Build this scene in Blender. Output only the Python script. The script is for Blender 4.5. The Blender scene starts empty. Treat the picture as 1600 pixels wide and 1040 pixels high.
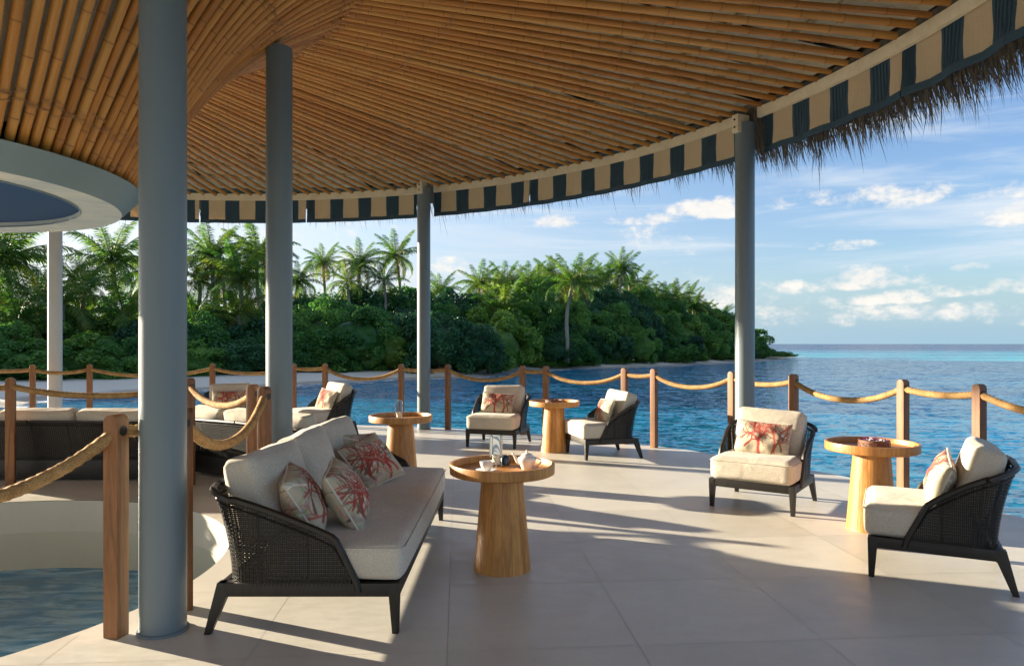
import bpy, math, random
import numpy as np
from mathutils import Vector, Matrix, Euler
R = math.radians
rnd = random.Random(7)
nr = np.random.default_rng(7)
S = bpy.context.scene
COL = S.collection
# ---------------------------------------------------------------- camera
F = 1120.0
cam_d = bpy.data.cameras.new('camera'); cam = bpy.data.objects.new('camera', cam_d); COL.objects.link(cam)
cam.location = (0, 0, 1.5); cam.rotation_euler = (R(90), 0, 0)
cam_d.sensor_width = 36; cam_d.lens = 36 * F / 1600; cam_d.shift_y = 17 / 1600
cam_d.clip_start = 0.05; cam_d.clip_end = 20000
S.camera = cam
# ---------------------------------------------------------------- light
SUN_EL, SUN_AZ = 11.0, -67.0            # azimuth clockwise from +Y
SKY = 0.068
S.view_settings.view_transform = 'Standard'; S.view_settings.look = 'None'
S.view_settings.exposure = 1.9; S.view_settings.gamma = 1.0
S.view_settings.use_curve_mapping = False
S.cycles.max_bounces = 8; S.cycles.diffuse_bounces = 5; S.cycles.transparent_max_bounces = 8
sd = Vector((math.sin(R(SUN_AZ)) * math.cos(R(SUN_EL)), math.cos(R(SUN_AZ)) * math.cos(R(SUN_EL)), math.sin(R(SUN_EL))))
sl = bpy.data.lights.new('sun', 'SUN'); sl.energy = 5.0; sl.angle = R(0.55); sl.color = (1.0, 0.86, 0.66)
so = bpy.data.objects.new('sun', sl); COL.objects.link(so); so.rotation_euler = sd.to_track_quat('Z', 'Y').to_euler()
so.location = sd * 60


class NT:
    """tiny node helper"""
    def __init__(s, tree): s.t = tree; s.n = tree.nodes; s.l = tree.links
    def new(s, ty, **kw):
        n = s.n.new(ty)
        for k, v in kw.items(): setattr(n, k, v)
        return n
    def link(s, a, b): s.l.new(a, b)
    def put(s, sock, v):
        if isinstance(v, bpy.types.NodeSocket): s.l.new(v, sock)
        else: sock.default_value = v
    def math(s, op, a, b=0.0, c=0.0, clamp=False):
        n = s.new('ShaderNodeMath', operation=op, use_clamp=clamp)
        s.put(n.inputs[0], a); s.put(n.inputs[1], b); s.put(n.inputs[2], c)
        return n.outputs[0]
    def mix(s, f, a, b, bt='MIX'):
        n = s.new('ShaderNodeMix', data_type='RGBA', blend_type=bt)
        s.put(n.inputs[0], f); s.put(n.inputs[6], a); s.put(n.inputs[7], b)
        return n.outputs[2]
    def noise(s, vec, scale, detail=3.0, rough=0.55, dist=0.0, out=0):
        n = s.new('ShaderNodeTexNoise'); s.put(n.inputs['Vector'], vec)
        n.inputs['Scale'].default_value = scale; n.inputs['Detail'].default_value = detail
        n.inputs['Roughness'].default_value = rough; n.inputs['Distortion'].default_value = dist
        return n.outputs[out]
    def ramp(s, f, stops):
        n = s.new('ShaderNodeValToRGB'); s.put(n.inputs[0], f); e = n.color_ramp.elements
        while len(e) < len(stops): e.new(0.5)
        for i, (p, c) in enumerate(stops):
            e[i].position = p; e[i].color = tuple(c) + (1,) if not isinstance(c, (int, float)) else (c, c, c, 1)
        return n.outputs[0]
    def mapr(s, v, a, b, c=0.0, d=1.0, smooth=True):
        n = s.new('ShaderNodeMapRange'); n.interpolation_type = 'SMOOTHSTEP' if smooth else 'LINEAR'
        s.put(n.inputs[0], v); s.put(n.inputs[1], a); s.put(n.inputs[2], b); s.put(n.inputs[3], c); s.put(n.inputs[4], d)
        return n.outputs[0]
    def scale(s, vec, sc):
        n = s.new('ShaderNodeMapping'); s.put(n.inputs[0], vec); n.inputs['Scale'].default_value = sc
        return n.outputs[0]
    def bump(s, h, strength=0.3, dist=0.01, normal=None):
        n = s.new('ShaderNodeBump'); s.put(n.inputs['Height'], h)
        n.inputs['Strength'].default_value = strength; n.inputs['Distance'].default_value = dist
        if normal is not None: s.put(n.inputs['Normal'], normal)
        return n.outputs[0]


def c3(r, g, b): return (r, g, b, 1.0)


# ---------------------------------------------------------------- world sky with clouds
W = bpy.data.worlds.new('World'); S.world = W; W.use_nodes = True
w = NT(W.node_tree); w.n.clear()
wo = w.new('ShaderNodeOutputWorld'); bg = w.new('ShaderNodeBackground'); w.link(bg.outputs[0], wo.inputs[0])
sky = w.new('ShaderNodeTexSky', sky_type='NISHITA'); sky.sun_disc = False
sky.sun_elevation = R(SUN_EL); sky.sun_rotation = R(SUN_AZ)
sky.air_density = 1.0; sky.dust_density = 0.6; sky.ozone_density = 2.0
tc = w.new('ShaderNodeTexCoord'); sx = w.new('ShaderNodeSeparateXYZ'); w.link(tc.outputs['Generated'], sx.inputs[0])
az = w.math('ARCTAN2', sx.outputs[0], sx.outputs[1])
el = w.math('ARCSINE', sx.outputs[2])
pv = w.new('ShaderNodeCombineXYZ'); w.put(pv.inputs[0], az); w.put(pv.inputs[1], el)


def azel(u, v):
    a = math.atan((u - 800) / F); return a, math.atan((537 - v) / F * math.cos(a))


cn = w.noise(w.scale(pv.outputs[0], (1, 1.6, 1)), 19, 6, 0.62)      # cumulus texture
cn2 = w.noise(w.scale(pv.outputs[0], (1, 1.5, 1)), 60, 4, 0.6)
total = None
for (u, v, ru, rv, a) in [(872, 350, 44, 15, 1), (1010, 345, 66, 13, .85), (1112, 330, 70, 22, 1), (1290, 312, 200, 17, .6), (1500, 305, 150, 20, .6),
                          (1365, 437, 82, 22, 1.1), (1340, 445, 60, 14, 1), (1250, 452, 48, 14, .8), (1362, 470, 34, 13, .9), (1412, 466, 36, 15, .85),
                          (1235, 485, 80, 26, .62), (1300, 502, 60, 16, .5), (1385, 492, 75, 18, .62), (1470, 496, 60, 14, .5), (1540, 490, 70, 18, .58), (1480, 455, 90, 14, .5),
                          (1522, 420, 30, 9, .7), (1310, 385, 60, 10, .5), (1115, 470, 90, 22, .75), (1040, 490, 90, 30, .7), (700, 420, 60, 20, .55), (560, 430, 140, 30, .5),
                          (400, 470, 200, 50, .4), (1640, 440, 80, 25, .8), (1700, 330, 120, 25, .8), (1610, 500, 60, 14, .5)]:
    a0, e0 = azel(u, v)
    dx = w.math('DIVIDE', w.math('SUBTRACT', az, a0), ru / F)
    dy = w.math('DIVIDE', w.math('SUBTRACT', el, e0), rv / F)
    # flat bases: squash the lower half
    dyl = w.math('MULTIPLY', w.math('MINIMUM', dy, 0.0), 1.7); dyu = w.math('MAXIMUM', dy, 0.0)
    d2 = w.math('ADD', w.math('MULTIPLY', dx, dx), w.math('ADD', w.math('MULTIPLY', dyl, dyl), w.math('MULTIPLY', dyu, dyu)))
    m = w.math('MULTIPLY', w.mapr(d2, 1.5, 0.0), a)
    total = m if total is None else w.math('MAXIMUM', total, m)
# scattered cumulus low in the rest of the sky, so that the sky goes on outside the frame
band = w.math('MULTIPLY', w.mapr(el, 0.01, 0.05), w.mapr(el, 0.28, 0.08))
total = w.math('MAXIMUM', total, w.math('MULTIPLY', band, w.math('MULTIPLY', w.mapr(w.noise(pv.outputs[0], 5, 2), 0.45, 0.7), 0.6)))
cum = w.mapr(w.math('ADD', w.math('MULTIPLY', total, 0.62), w.math('ADD', w.math('MULTIPLY', cn, 2.5), w.math('MULTIPLY', cn2, 0.7))), 1.72, 2.42)
cum = w.math('MULTIPLY', cum, w.mapr(total, 0.02, 0.25))
cir = w.noise(w.scale(pv.outputs[0], (0.50, 5.0, 1)), 4.2, 6, 0.58, 0.5)
cirm = w.math('MULTIPLY', w.mapr(cir, 0.43, 0.70), w.mapr(el, 0.0, 0.10))
cirm = w.math('MULTIPLY', cirm, 0.80)
# low bright veil of moisture near the horizon
veil = w.math('ADD', w.math('MULTIPLY', w.mapr(el, 0.30, 0.0), 0.35), w.math('MULTIPLY', w.mapr(el, 0.10, 0.0), 0.60), 0.0, True)
sky_tint = w.mix(1.0, sky.outputs[0], c3(0.80, 0.86, 1.05), 'MULTIPLY')
base = w.mix(veil, sky_tint, c3(1.55, 2.40, 3.0))
leftness = w.mapr(az, 0.15, -0.9)
base = w.mix(w.math('MULTIPLY', w.mapr(az, 0.60, -0.15), w.mapr(el, 0.35, 0.02, 0.0, 0.55)), base, c3(2.5, 2.8, 3.1))
base = w.mix(w.math('MULTIPLY', leftness, w.mapr(el, 0.6, 0.05, 0.15, 0.5)), base, c3(6.6, 6.3, 5.8))
c1 = w.mix(cirm, base, c3(3.2, 3.5, 3.8))
c2 = w.mix(w.math('MULTIPLY', cum, 0.9), c1, w.mix(cn, c3(2.8, 2.9, 3.1), c3(5.0, 4.6, 4.0)))
w.link(c2, bg.inputs[0]); bg.inputs[1].default_value = SKY

# ---------------------------------------------------------------- materials
MATS = {}


def newmat(name):
    m = bpy.data.materials.new(name); m.use_nodes = True; t = NT(m.node_tree)
    p = t.n['Principled BSDF']; MATS[name] = m
    return m, t, p


def coords(t, kind='Object'): return t.new('ShaderNodeTexCoord').outputs[kind]


def objrand(t): return t.new('ShaderNodeObjectInfo').outputs['Random']


def m_bamboo():
    m, t, p = newmat('bamboo'); o = coords(t, 'UV'); r = objrand(t)
    at = t.new('ShaderNodeAttribute', attribute_name='node')
    off = t.new('ShaderNodeCombineXYZ'); t.put(off.inputs[0], t.math('MULTIPLY', r, 37.0)); t.put(off.inputs[1], t.math('MULTIPLY', r, 91.0))
    va = t.new('ShaderNodeVectorMath', operation='ADD'); t.put(va.inputs[0], o); t.put(va.inputs[1], off.outputs[0])
    n1 = t.noise(t.scale(va.outputs[0], (8, 0.9, 1)), 2.0, 4)
    n2 = t.noise(t.scale(va.outputs[0], (60, 2.0, 1)), 3.0, 3)
    col = t.ramp(t.math('ADD', t.math('MULTIPLY', n1, 0.7), t.math('MULTIPLY', r, 0.35)), [(0.2, (0.33, 0.112, 0.014)), (0.5, (0.56, 0.225, 0.036)), (0.8, (0.70, 0.36, 0.09))])
    col = t.mix(t.math('MULTIPLY', n2, 0.25), col, c3(0.30, 0.14, 0.04))
    col = t.mix(t.math('MULTIPLY', at.outputs['Fac'], 0.75), col, c3(0.13, 0.05, 0.015))
    t.put(p.inputs['Base Color'], col); p.inputs['Roughness'].default_value = 0.42
    t.put(p.inputs['Normal'], t.bump(n2, 0.2, 0.003))
    return m


def m_wood(name, ca, cb, rough=0.5, sc=(14, 14, 1.1), bump=0.25, streak=1.0):
    m, t, p = newmat(name); o = coords(t); r = objrand(t)
    off = t.new('ShaderNodeCombineXYZ'); t.put(off.inputs[0], t.math('MULTIPLY', r, 11.0)); t.put(off.inputs[2], t.math('MULTIPLY', r, 17.0))
    va = t.new('ShaderNodeVectorMath', operation='ADD'); t.put(va.inputs[0], o); t.put(va.inputs[1], off.outputs[0])
    g = t.noise(t.scale(va.outputs[0], sc), 1.6, 5, 0.6, 1.2)
    g2 = t.noise(t.scale(va.outputs[0], tuple(k * 7 for k in sc)), 1.5, 3, 0.6)
    b = t.noise(va.outputs[0], 2.3, 3)
    f = t.math('ADD', t.math('MULTIPLY', g, 0.6 * streak), t.math('ADD', t.math('MULTIPLY', g2, 0.3), t.math('MULTIPLY', b, 0.2)))
    f = t.math('ADD', f, t.math('MULTIPLY', t.math('SUBTRACT', r, 0.5), 0.15))
    col = t.mix(t.mapr(f, 0.35, 0.75), ca, cb)
    t.put(p.inputs['Base Color'], col); t.put(p.inputs['Roughness'], t.mapr(g2, 0, 1, rough - .08, rough + .1))
    t.put(p.inputs['Normal'], t.bump(g2, bump, 0.004))
    return m


def m_plain(name, col, rough=0.6, var=0.12, nsc=3.0, bump=0.0, bsc=60.0, metallic=0.0, spec=0.5):
    m, t, p = newmat(name); o = coords(t)
    n = t.noise(o, nsc, 4)
    a = tuple(max(0, c * (1 - var)) for c in col) + (1,); b = tuple(c * (1 + var) for c in col) + (1,)
    t.put(p.inputs['Base Color'], t.mix(n, a, b)); p.inputs['Roughness'].default_value = rough
    p.inputs['Metallic'].default_value = metallic; p.inputs['Specular IOR Level'].default_value = spec
    if bump: t.put(p.inputs['Normal'], t.bump(t.noise(o, bsc, 3), bump, 0.004))
    return m


def m_fabric(name, ca, cb, bump=0.5, sc=240.0):
    m, t, p = newmat(name); o = coords(t)
    wv = t.noise(t.scale(o, (1, 1, 0.55)), sc, 2, 0.7)
    sl_ = t.noise(t.scale(o, (0.25, 1.6, 1.6)), 90, 3, 0.7)
    big = t.noise(o, 4.0, 3)
    f = t.math('ADD', t.math('MULTIPLY', wv, 0.5), t.math('ADD', t.math('MULTIPLY', sl_, 0.35), t.math('MULTIPLY', big, 0.2)))
    t.put(p.inputs['Base Color'], t.mix(t.mapr(f, 0.35, 0.7), ca, cb)); p.inputs['Roughness'].default_value = 0.95
    p.inputs['Specular IOR Level'].default_value = 0.15; p.inputs['Sheen Weight'].default_value = 0.2
    b1 = t.bump(wv, bump, 0.004)
    t.put(p.inputs['Normal'], t.bump(t.noise(t.scale(o, (1, 1, 1.6)), 5.5, 3, 0.5, 0.5), 0.28, 0.035, b1))
    return m


BAMBOO = m_bamboo()
TEAK = m_wood('teak_table', c3(0.34, 0.135, 0.028), c3(0.64, 0.31, 0.075), 0.45)
POST = m_wood('post_wood', c3(0.14, 0.055, 0.018), c3(0.34, 0.150, 0.055), 0.55)
DARKW = m_wood('dark_frame_wood', c3(0.008, 0.007, 0.005), c3(0.020, 0.016, 0.011), 0.45, bump=0.15)
WEAVE = m_plain('black_rattan', (0.012, 0.010, 0.008), 0.45, 0.4, 40, spec=0.35)
BEAM = m_wood('pale_beam', c3(0.66, 0.56, 0.38), c3(0.80, 0.70, 0.50), 0.55, sc=(3, 3, 3))
LINING = m_wood('ceiling_boards', c3(0.34, 0.31, 0.22), c3(0.56, 0.51, 0.38), 0.7, sc=(3, 3, 3))
BATTEN = m_wood('ceiling_battens', c3(0.34, 0.31, 0.22), c3(0.52, 0.47, 0.34), 0.7, sc=(4, 4, 4))
CREAM = m_fabric('cream_fabric', c3(0.46, 0.41, 0.32), c3(0.70, 0.64, 0.53))
PIPE = m_plain('piping', (0.66, 0.62, 0.54), 0.8)
COLM = m_plain('column_paint', (0.16, 0.205, 0.225), 0.38, 0.05, 1.2, 0.03, 90)
COLP = m_plain('pale_column_paint', (0.50, 0.52, 0.52), 0.45, 0.05, 1.2)
RINGF = m_plain('ring_fascia_paint', (0.17, 0.24, 0.265), 0.4, 0.06, 1.5)
RINGB = m_plain('ring_disc_blue', (0.022, 0.075, 0.190), 0.8, 0.08, 1.0, spec=0.2)
m, t, p = newmat('ring_soffit'); o = coords(t)
t.put(p.inputs['Base Color'], t.ramp(t.noise(t.scale(o, (1.2, 2.4, 1)), 2.2, 5, 0.6, 0.8), [(0.3, (0.40, 0.47, 0.48)), (0.5, (0.55, 0.60, 0.58)), (0.7, (0.72, 0.70, 0.60))])); p.inputs['Roughness'].default_value = 0.4
RINGS = m
THATCH = m_plain('thatch', (0.20, 0.165, 0.12), 0.9, 0.5, 9)
NAVY = m_plain('navy_weave', (0.030, 0.070, 0.105), 0.8, 0.25, 30)
WALLP = m_plain('hole_wall_render', (0.52, 0.50, 0.40), 0.75, 0.05, 1.2, 0.1, 30)
CERAM = m_plain('white_china', (0.80, 0.78, 0.72), 0.12, 0.02)
WAX = m_plain('candle_wax', (0.80, 0.74, 0.58), 0.5, 0.05)
DARKG = m_plain('dark_glaze', (0.02, 0.04, 0.07), 0.2, 0.2)
BOXW = m_wood('carved_box_wood', c3(0.085, 0.028, 0.012), c3(0.26, 0.10, 0.04), 0.4, sc=(30, 30, 30), bump=0.8)
PETALW = m_plain('white_petal', (0.80, 0.76, 0.78), 0.6)
PETALP = m_plain('purple_petal', (0.30, 0.03, 0.18), 0.6)


def m_blind():
    m, t, p = newmat('beige_weave'); o = coords(t, 'UV')
    sx_ = t.new('ShaderNodeSeparateXYZ'); t.put(sx_.inputs[0], o)
    hz = t.math('SINE', t.math('MULTIPLY', sx_.outputs[1], 2 * math.pi / 0.016))
    vt = t.math('SINE', t.math('MULTIPLY', sx_.outputs[0], 2 * math.pi / 0.05))
    n = t.noise(t.scale(o, (2, 30, 1)), 6, 4)
    f = t.math('ADD', t.math('MULTIPLY', hz, 0.20), t.math('ADD', t.math('MULTIPLY', vt, 0.04), n))
    t.put(p.inputs['Base Color'], t.mix(t.mapr(f, 0.2, 0.85), c3(0.70, 0.57, 0.38), c3(0.92, 0.80, 0.57))); p.inputs['Roughness'].default_value = 0.9
    tr = t.new('ShaderNodeBsdfTranslucent'); tr.inputs[0].default_value = c3(0.85, 0.62, 0.36)
    mx = t.new('ShaderNodeMixShader'); mx.inputs[0].default_value = 0.42
    t.link(p.outputs[0], mx.inputs[1]); t.link(tr.outputs[0], mx.inputs[2]); t.link(mx.outputs[0], t.n['Material Output'].inputs[0])
    t.put(p.inputs['Normal'], t.bump(f, 0.5, 0.004))
    return m


BLIND = m_blind()


def m_rope():
    m, t, p = newmat('rope'); o = coords(t)
    n = t.noise(o, 160, 3, 0.7); n2 = t.noise(o, 12, 2)
    t.put(p.inputs['Base Color'], t.mix(t.mapr(t.math('ADD', t.math('MULTIPLY', n, .7), t.math('MULTIPLY', n2, .3)), 0.35, 0.7), c3(0.22, 0.115, 0.035), c3(0.60, 0.38, 0.16)))
    p.inputs['Roughness'].default_value = 0.9; t.put(p.inputs['Normal'], t.bump(n, 0.6, 0.004))
    return m


ROPE = m_rope()


def m_floor():
    m, t, p = newmat('floor_tile'); o = t.new('ShaderNodeNewGeometry').outputs['Position']; r = objrand(t)
    n = t.noise(o, 1.7, 6, 0.62); n2 = t.noise(o, 26, 4, 0.6); n3 = t.noise(t.scale(o, (1, 3, 1)), 5.5, 4, .6, .5)
    f = t.math('ADD', t.math('MULTIPLY', n, 0.5), t.math('ADD', t.math('MULTIPLY', n2, 0.2), t.math('ADD', t.math('MULTIPLY', n3, 0.28), t.math('MULTIPLY', t.math('SUBTRACT', r, 0.25), 0.20))))
    t.put(p.inputs['Base Color'], t.mix(t.mapr(f, 0.3, 0.75), c3(0.56, 0.535, 0.46), c3(0.69, 0.66, 0.58)))
    t.put(p.inputs['Roughness'], t.mapr(n3, 0.2, 0.8, 0.34, 0.56)); t.put(p.inputs['Normal'], t.bump(n2, 0.08, 0.003))
    return m


TILE = m_floor()
SLAB = m_plain('slab', (0.56, 0.53, 0.45), 0.8, 0.1, 2)
RIM = m_plain('deck_rim', (0.66, 0.65, 0.61), 0.6, 0.06, 3)


def m_leaf(name, ca, cb, cc, tl=0.35):
    m, t, p = newmat(name); r = objrand(t); g = t.new('ShaderNodeNewGeometry')
    n = t.noise(g.outputs['Position'], 0.35, 3); n2 = t.noise(g.outputs['Position'], 2.4, 2)
    f = t.math('ADD', t.math('MULTIPLY', n, 0.45), t.math('ADD', t.math('MULTIPLY', n2, 0.35), t.math('MULTIPLY', t.math('ADD', r, g.outputs['Random Per Island']), 0.16)))
    col = t.ramp(f, [(0.35, ca), (0.52, cb), (0.72, cc)])
    t.put(p.inputs['Base Color'], col); p.inputs['Roughness'].default_value = 0.42; p.inputs['Specular IOR Level'].default_value = 0.35
    tr = t.new('ShaderNodeBsdfTranslucent'); t.put(tr.inputs[0], t.mix(1.0, col, c3(1.5, 1.6, 0.8), 'MULTIPLY'))
    mx = t.new('ShaderNodeMixShader'); mx.inputs[0].default_value = tl
    t.link(p.outputs[0], mx.inputs[1]); t.link(tr.outputs[0], mx.inputs[2]); t.link(mx.outputs[0], t.n['Material Output'].inputs[0])
    return m


LEAF = m_leaf('broad_leaf', (0.012, 0.055, 0.018), (0.048, 0.165, 0.040), (0.17, 0.32, 0.065), 0.40)
LEAF2 = m_leaf('yellow_green_leaf', (0.020, 0.070, 0.014), (0.085, 0.200, 0.035), (0.24, 0.36, 0.07), 0.42)
LEAF3 = m_leaf('dark_blue_leaf', (0.007, 0.035, 0.018), (0.022, 0.095, 0.040), (0.07, 0.19, 0.07), 0.3)
LEAFB = m_leaf('beach_shrub_leaf', (0.020, 0.075, 0.010), (0.045, 0.13, 0.015), (0.09, 0.19, 0.025), 0.35)
PALML = m_leaf('palm_leaf', (0.028, 0.10, 0.020), (0.062, 0.150, 0.026), (0.19, 0.23, 0.045), 0.42)
PALMY = m_leaf('old_palm_leaf', (0.09, 0.09, 0.02), (0.16, 0.14, 0.035), (0.22, 0.17, 0.05), 0.4)
BARK = m_plain('palm_bark', (0.30, 0.27, 0.22), 0.9, 0.3, 2.0, 0.5, 10)
BARKD = m_plain('tree_bark', (0.09, 0.07, 0.05), 0.9, 0.3, 2.0)
SAND = m_plain('sand', (0.66, 0.60, 0.50), 0.95, 0.08, 0.6, 0.3, 8)
_t = NT(SAND.node_tree); _p = _t.n['Principled BSDF']; _c = _p.inputs['Base Color'].links[0].from_socket
_s = _t.new('ShaderNodeSeparateXYZ'); _g = _t.new('ShaderNodeNewGeometry').outputs['Position']; _t.put(_s.inputs[0], _g)
_w = _t.mapr(_t.math('ADD', _s.outputs[2], _t.math('MULTIPLY', _t.noise(_g, 0.8, 4), 0.06)), -0.58, -0.50)
_t.put(_p.inputs['Base Color'], _t.mix(_w, c3(0.36, 0.31, 0.24), _c))
FOAM = m_plain('foam', (0.80, 0.82, 0.82), 0.6)
_t = NT(FOAM.node_tree); _g = _t.new('ShaderNodeNewGeometry').outputs['Position']; _tr = _t.new('ShaderNodeBsdfTransparent'); _mx = _t.new('ShaderNodeMixShader')
_t.put(_mx.inputs[0], _t.mapr(_t.noise(_t.scale(_g, (1, 1.6, 1)), 1.3, 6, 0.7, 0.6), 0.48, 0.60)); _t.link(_tr.outputs[0], _mx.inputs[1]); _t.link(_t.n['Principled BSDF'].outputs[0], _mx.inputs[2]); _t.link(_mx.outputs[0], _t.n['Material Output'].inputs[0])


def m_water():
    m, t, p = newmat('sea_water'); o = t.new('ShaderNodeNewGeometry').outputs['Position']
    s = t.new('ShaderNodeSeparateXYZ'); t.put(s.inputs[0], o)
    dist = t.math('SQRT', t.math('ADD', t.math('MULTIPLY', s.outputs[0], s.outputs[0]), t.math('MULTIPLY', s.outputs[1], s.outputs[1])))
    deep = c3(0.002, 0.030, 0.13); mid = c3(0.002, 0.150, 0.320); shal = c3(0.004, 0.220, 0.370)
    # seabed patches: reef and sand
    n = t.noise(t.scale(o, (0.5, 1.0, 1)), 0.035, 5, 0.6, 0.4); n2 = t.noise(o, 0.22, 4, 0.6)
    f = t.math('ADD', t.math('MULTIPLY', n, 0.7), t.math('MULTIPLY', n2, 0.3))
    col = t.mix(t.mapr(f, 0.42, 0.62), mid, shal)
    col = t.mix(t.mapr(dist, 9.0, 22.0, 0.75, 0.12), col, c3(0.003, 0.160, 0.270))
    # the shelf: pale turquoise sand at 110-190 m, deep ocean beyond the drop-off
    shelf = t.math('MULTIPLY', t.mapr(dist, 75, 125), t.mapr(dist, 260, 190))
    col = t.mix(t.math('MULTIPLY', shelf, t.mapr(f, 0.42, 0.60)), col, c3(0.03, 0.52, 0.58))
    col = t.mix(t.mapr(t.math('ADD', dist, t.math('MULTIPLY', n, 120.0)), 250, 380), col, deep)
    p.inputs['IOR'].default_value = 1.33; t.put(p.inputs['Specular IOR Level'], 0.30)
    hd = t.math('SQRT', t.math('ADD', t.math('POWER', t.math('ADD', s.outputs[0], 4.18), 2.0), t.math('POWER', t.math('SUBTRACT', s.outputs[1], 4.73), 2.0)))
    calm = t.mapr(hd, 3.5, 2.0)
    t.put(p.inputs['Base Color'], t.mix(calm, col, t.mix(t.mapr(t.noise(t.scale(o, (0.7, 2.2, 1)), 3.2, 5, 0.65, 0.8), 0.38, 0.66), c3(0.06, 0.26, 0.50), c3(0.32, 0.58, 0.80))))  # opening: pale sandy-bottom water, with rippled sky reflection painted into the base colour
    t.put(p.inputs['Specular IOR Level'], t.mapr(calm, 0, 1, 0.14, 0.7))
    t.put(p.inputs['Roughness'], t.mapr(dist, 10, 400, 0.06, 0.16))
    # wave slopes taken straight from vector noise (two chop scales and a swell), so that far water keeps its roughness
    def slope(vec, sc, det, amp, dist_=0.4):
        cnz = t.noise(vec, sc, det, 0.62, dist_, out=1)
        v = t.new('ShaderNodeVectorMath', operation='SUBTRACT'); t.put(v.inputs[0], cnz); v.inputs[1].default_value = (0.5, 0.5, 0.5)
        q = t.new('ShaderNodeVectorMath', operation='SCALE'); t.put(q.inputs[0], v.outputs[0]); q.inputs['Scale'].default_value = amp
        return q.outputs[0]
    va = t.scale(o, (0.75, 1.35, 1))
    s1 = slope(va, 0.5, 2, 0.42); s2 = slope(va, 2.8, 3, 1.05); s3 = slope(va, 9.0, 3, 0.95)
    a1 = t.new('ShaderNodeVectorMath', operation='ADD'); t.put(a1.inputs[0], s1); t.put(a1.inputs[1], s2)
    a2 = t.new('ShaderNodeVectorMath', operation='ADD'); t.put(a2.inputs[0], a1.outputs[0]); t.put(a2.inputs[1], s3)
    sc_ = t.new('ShaderNodeVectorMath', operation='SCALE'); t.put(sc_.inputs[0], a2.outputs[0]); t.put(sc_.inputs['Scale'], t.math('MULTIPLY', t.mapr(calm, 0, 1, 1.0, 0.45), t.mapr(dist, 15, 160, 1.0, 1.9)))
    ml = t.new('ShaderNodeVectorMath', operation='MULTIPLY_ADD'); t.put(ml.inputs[0], sc_.outputs[0]); ml.inputs[1].default_value = (1, 1, 0); ml.inputs[2].default_value = (0, 0, 1)
    nn = t.new('ShaderNodeVectorMath', operation='NORMALIZE'); t.put(nn.inputs[0], ml.outputs[0])
    t.put(p.inputs['Normal'], nn.outputs[0])
    return m


WATER = m_water()
m, t, p = newmat('clear_glass'); p.inputs['Transmission Weight'].default_value = 1.0; p.inputs['Roughness'].default_value = 0.02
p.inputs['Base Color'].default_value = c3(0.95, 0.98, 0.98); p.inputs['IOR'].default_value = 1.2
GLASS = m
m, t, p = newmat('coral_print'); at = t.new('ShaderNodeAttribute', attribute_name='print'); o = coords(t)
t.put(p.inputs['Base Color'], at.outputs['Color']); p.inputs['Roughness'].default_value = 0.9; p.inputs['Specular IOR Level'].default_value = 0.15
t.put(p.inputs['Normal'], t.bump(t.noise(o, 16, 3), 0.35, 0.02))
CORAL = m

# ---------------------------------------------------------------- mesh helpers


def tag(o, label=None, cat=None, group=None, kind=None):
    if label: o['label'] = label
    if cat: o['category'] = cat
    if group: o['group'] = group
    if kind: o['kind'] = kind
    return o


def mesh(name, V, Fc, mat, smooth=False, uv=None, attr=None):
    me = bpy.data.meshes.new(name)
    V = np.asarray(V, dtype=np.float32).reshape(-1, 3)
    me.from_pydata(V.tolist(), [], [tuple(int(i) for i in f) for f in Fc])
    if mat: me.materials.append(mat)
    if uv is not None:
        uvl = me.uv_layers.new(name='UVMap'); idx = np.empty(len(me.loops), dtype=np.int32); me.loops.foreach_get('vertex_index', idx)
        uvl.data.foreach_set('uv', np.asarray(uv, dtype=np.float32)[idx].ravel())
    if attr:
        for k, v in attr.items():
            v = np.asarray(v, dtype=np.float32)
            if v.ndim == 1:
                a = me.attributes.new(k, 'FLOAT', 'POINT'); a.data.foreach_set('value', v)
            else:
                a = me.color_attributes.new(k, 'FLOAT_COLOR', 'POINT'); a.data.foreach_set('color', np.c_[v, np.ones(len(v))].astype(np.float32).ravel())
    if smooth: me.polygons.foreach_set('use_smooth', [True] * len(me.polygons))
    me.update()
    return me


def ob(name, me, parent=None, loc=(0, 0, 0), rot=(0, 0, 0), sc=(1, 1, 1)):
    o = bpy.data.objects.new(name, me); COL.objects.link(o)
    o.location = loc; o.rotation_euler = rot; o.scale = sc if not isinstance(sc, (int, float)) else (sc,) * 3
    if parent is not None: o.parent = parent
    return o


def empty(name, loc=(0, 0, 0), rz=0.0):
    return ob(name, None, None, loc, (0, 0, rz))


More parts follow.
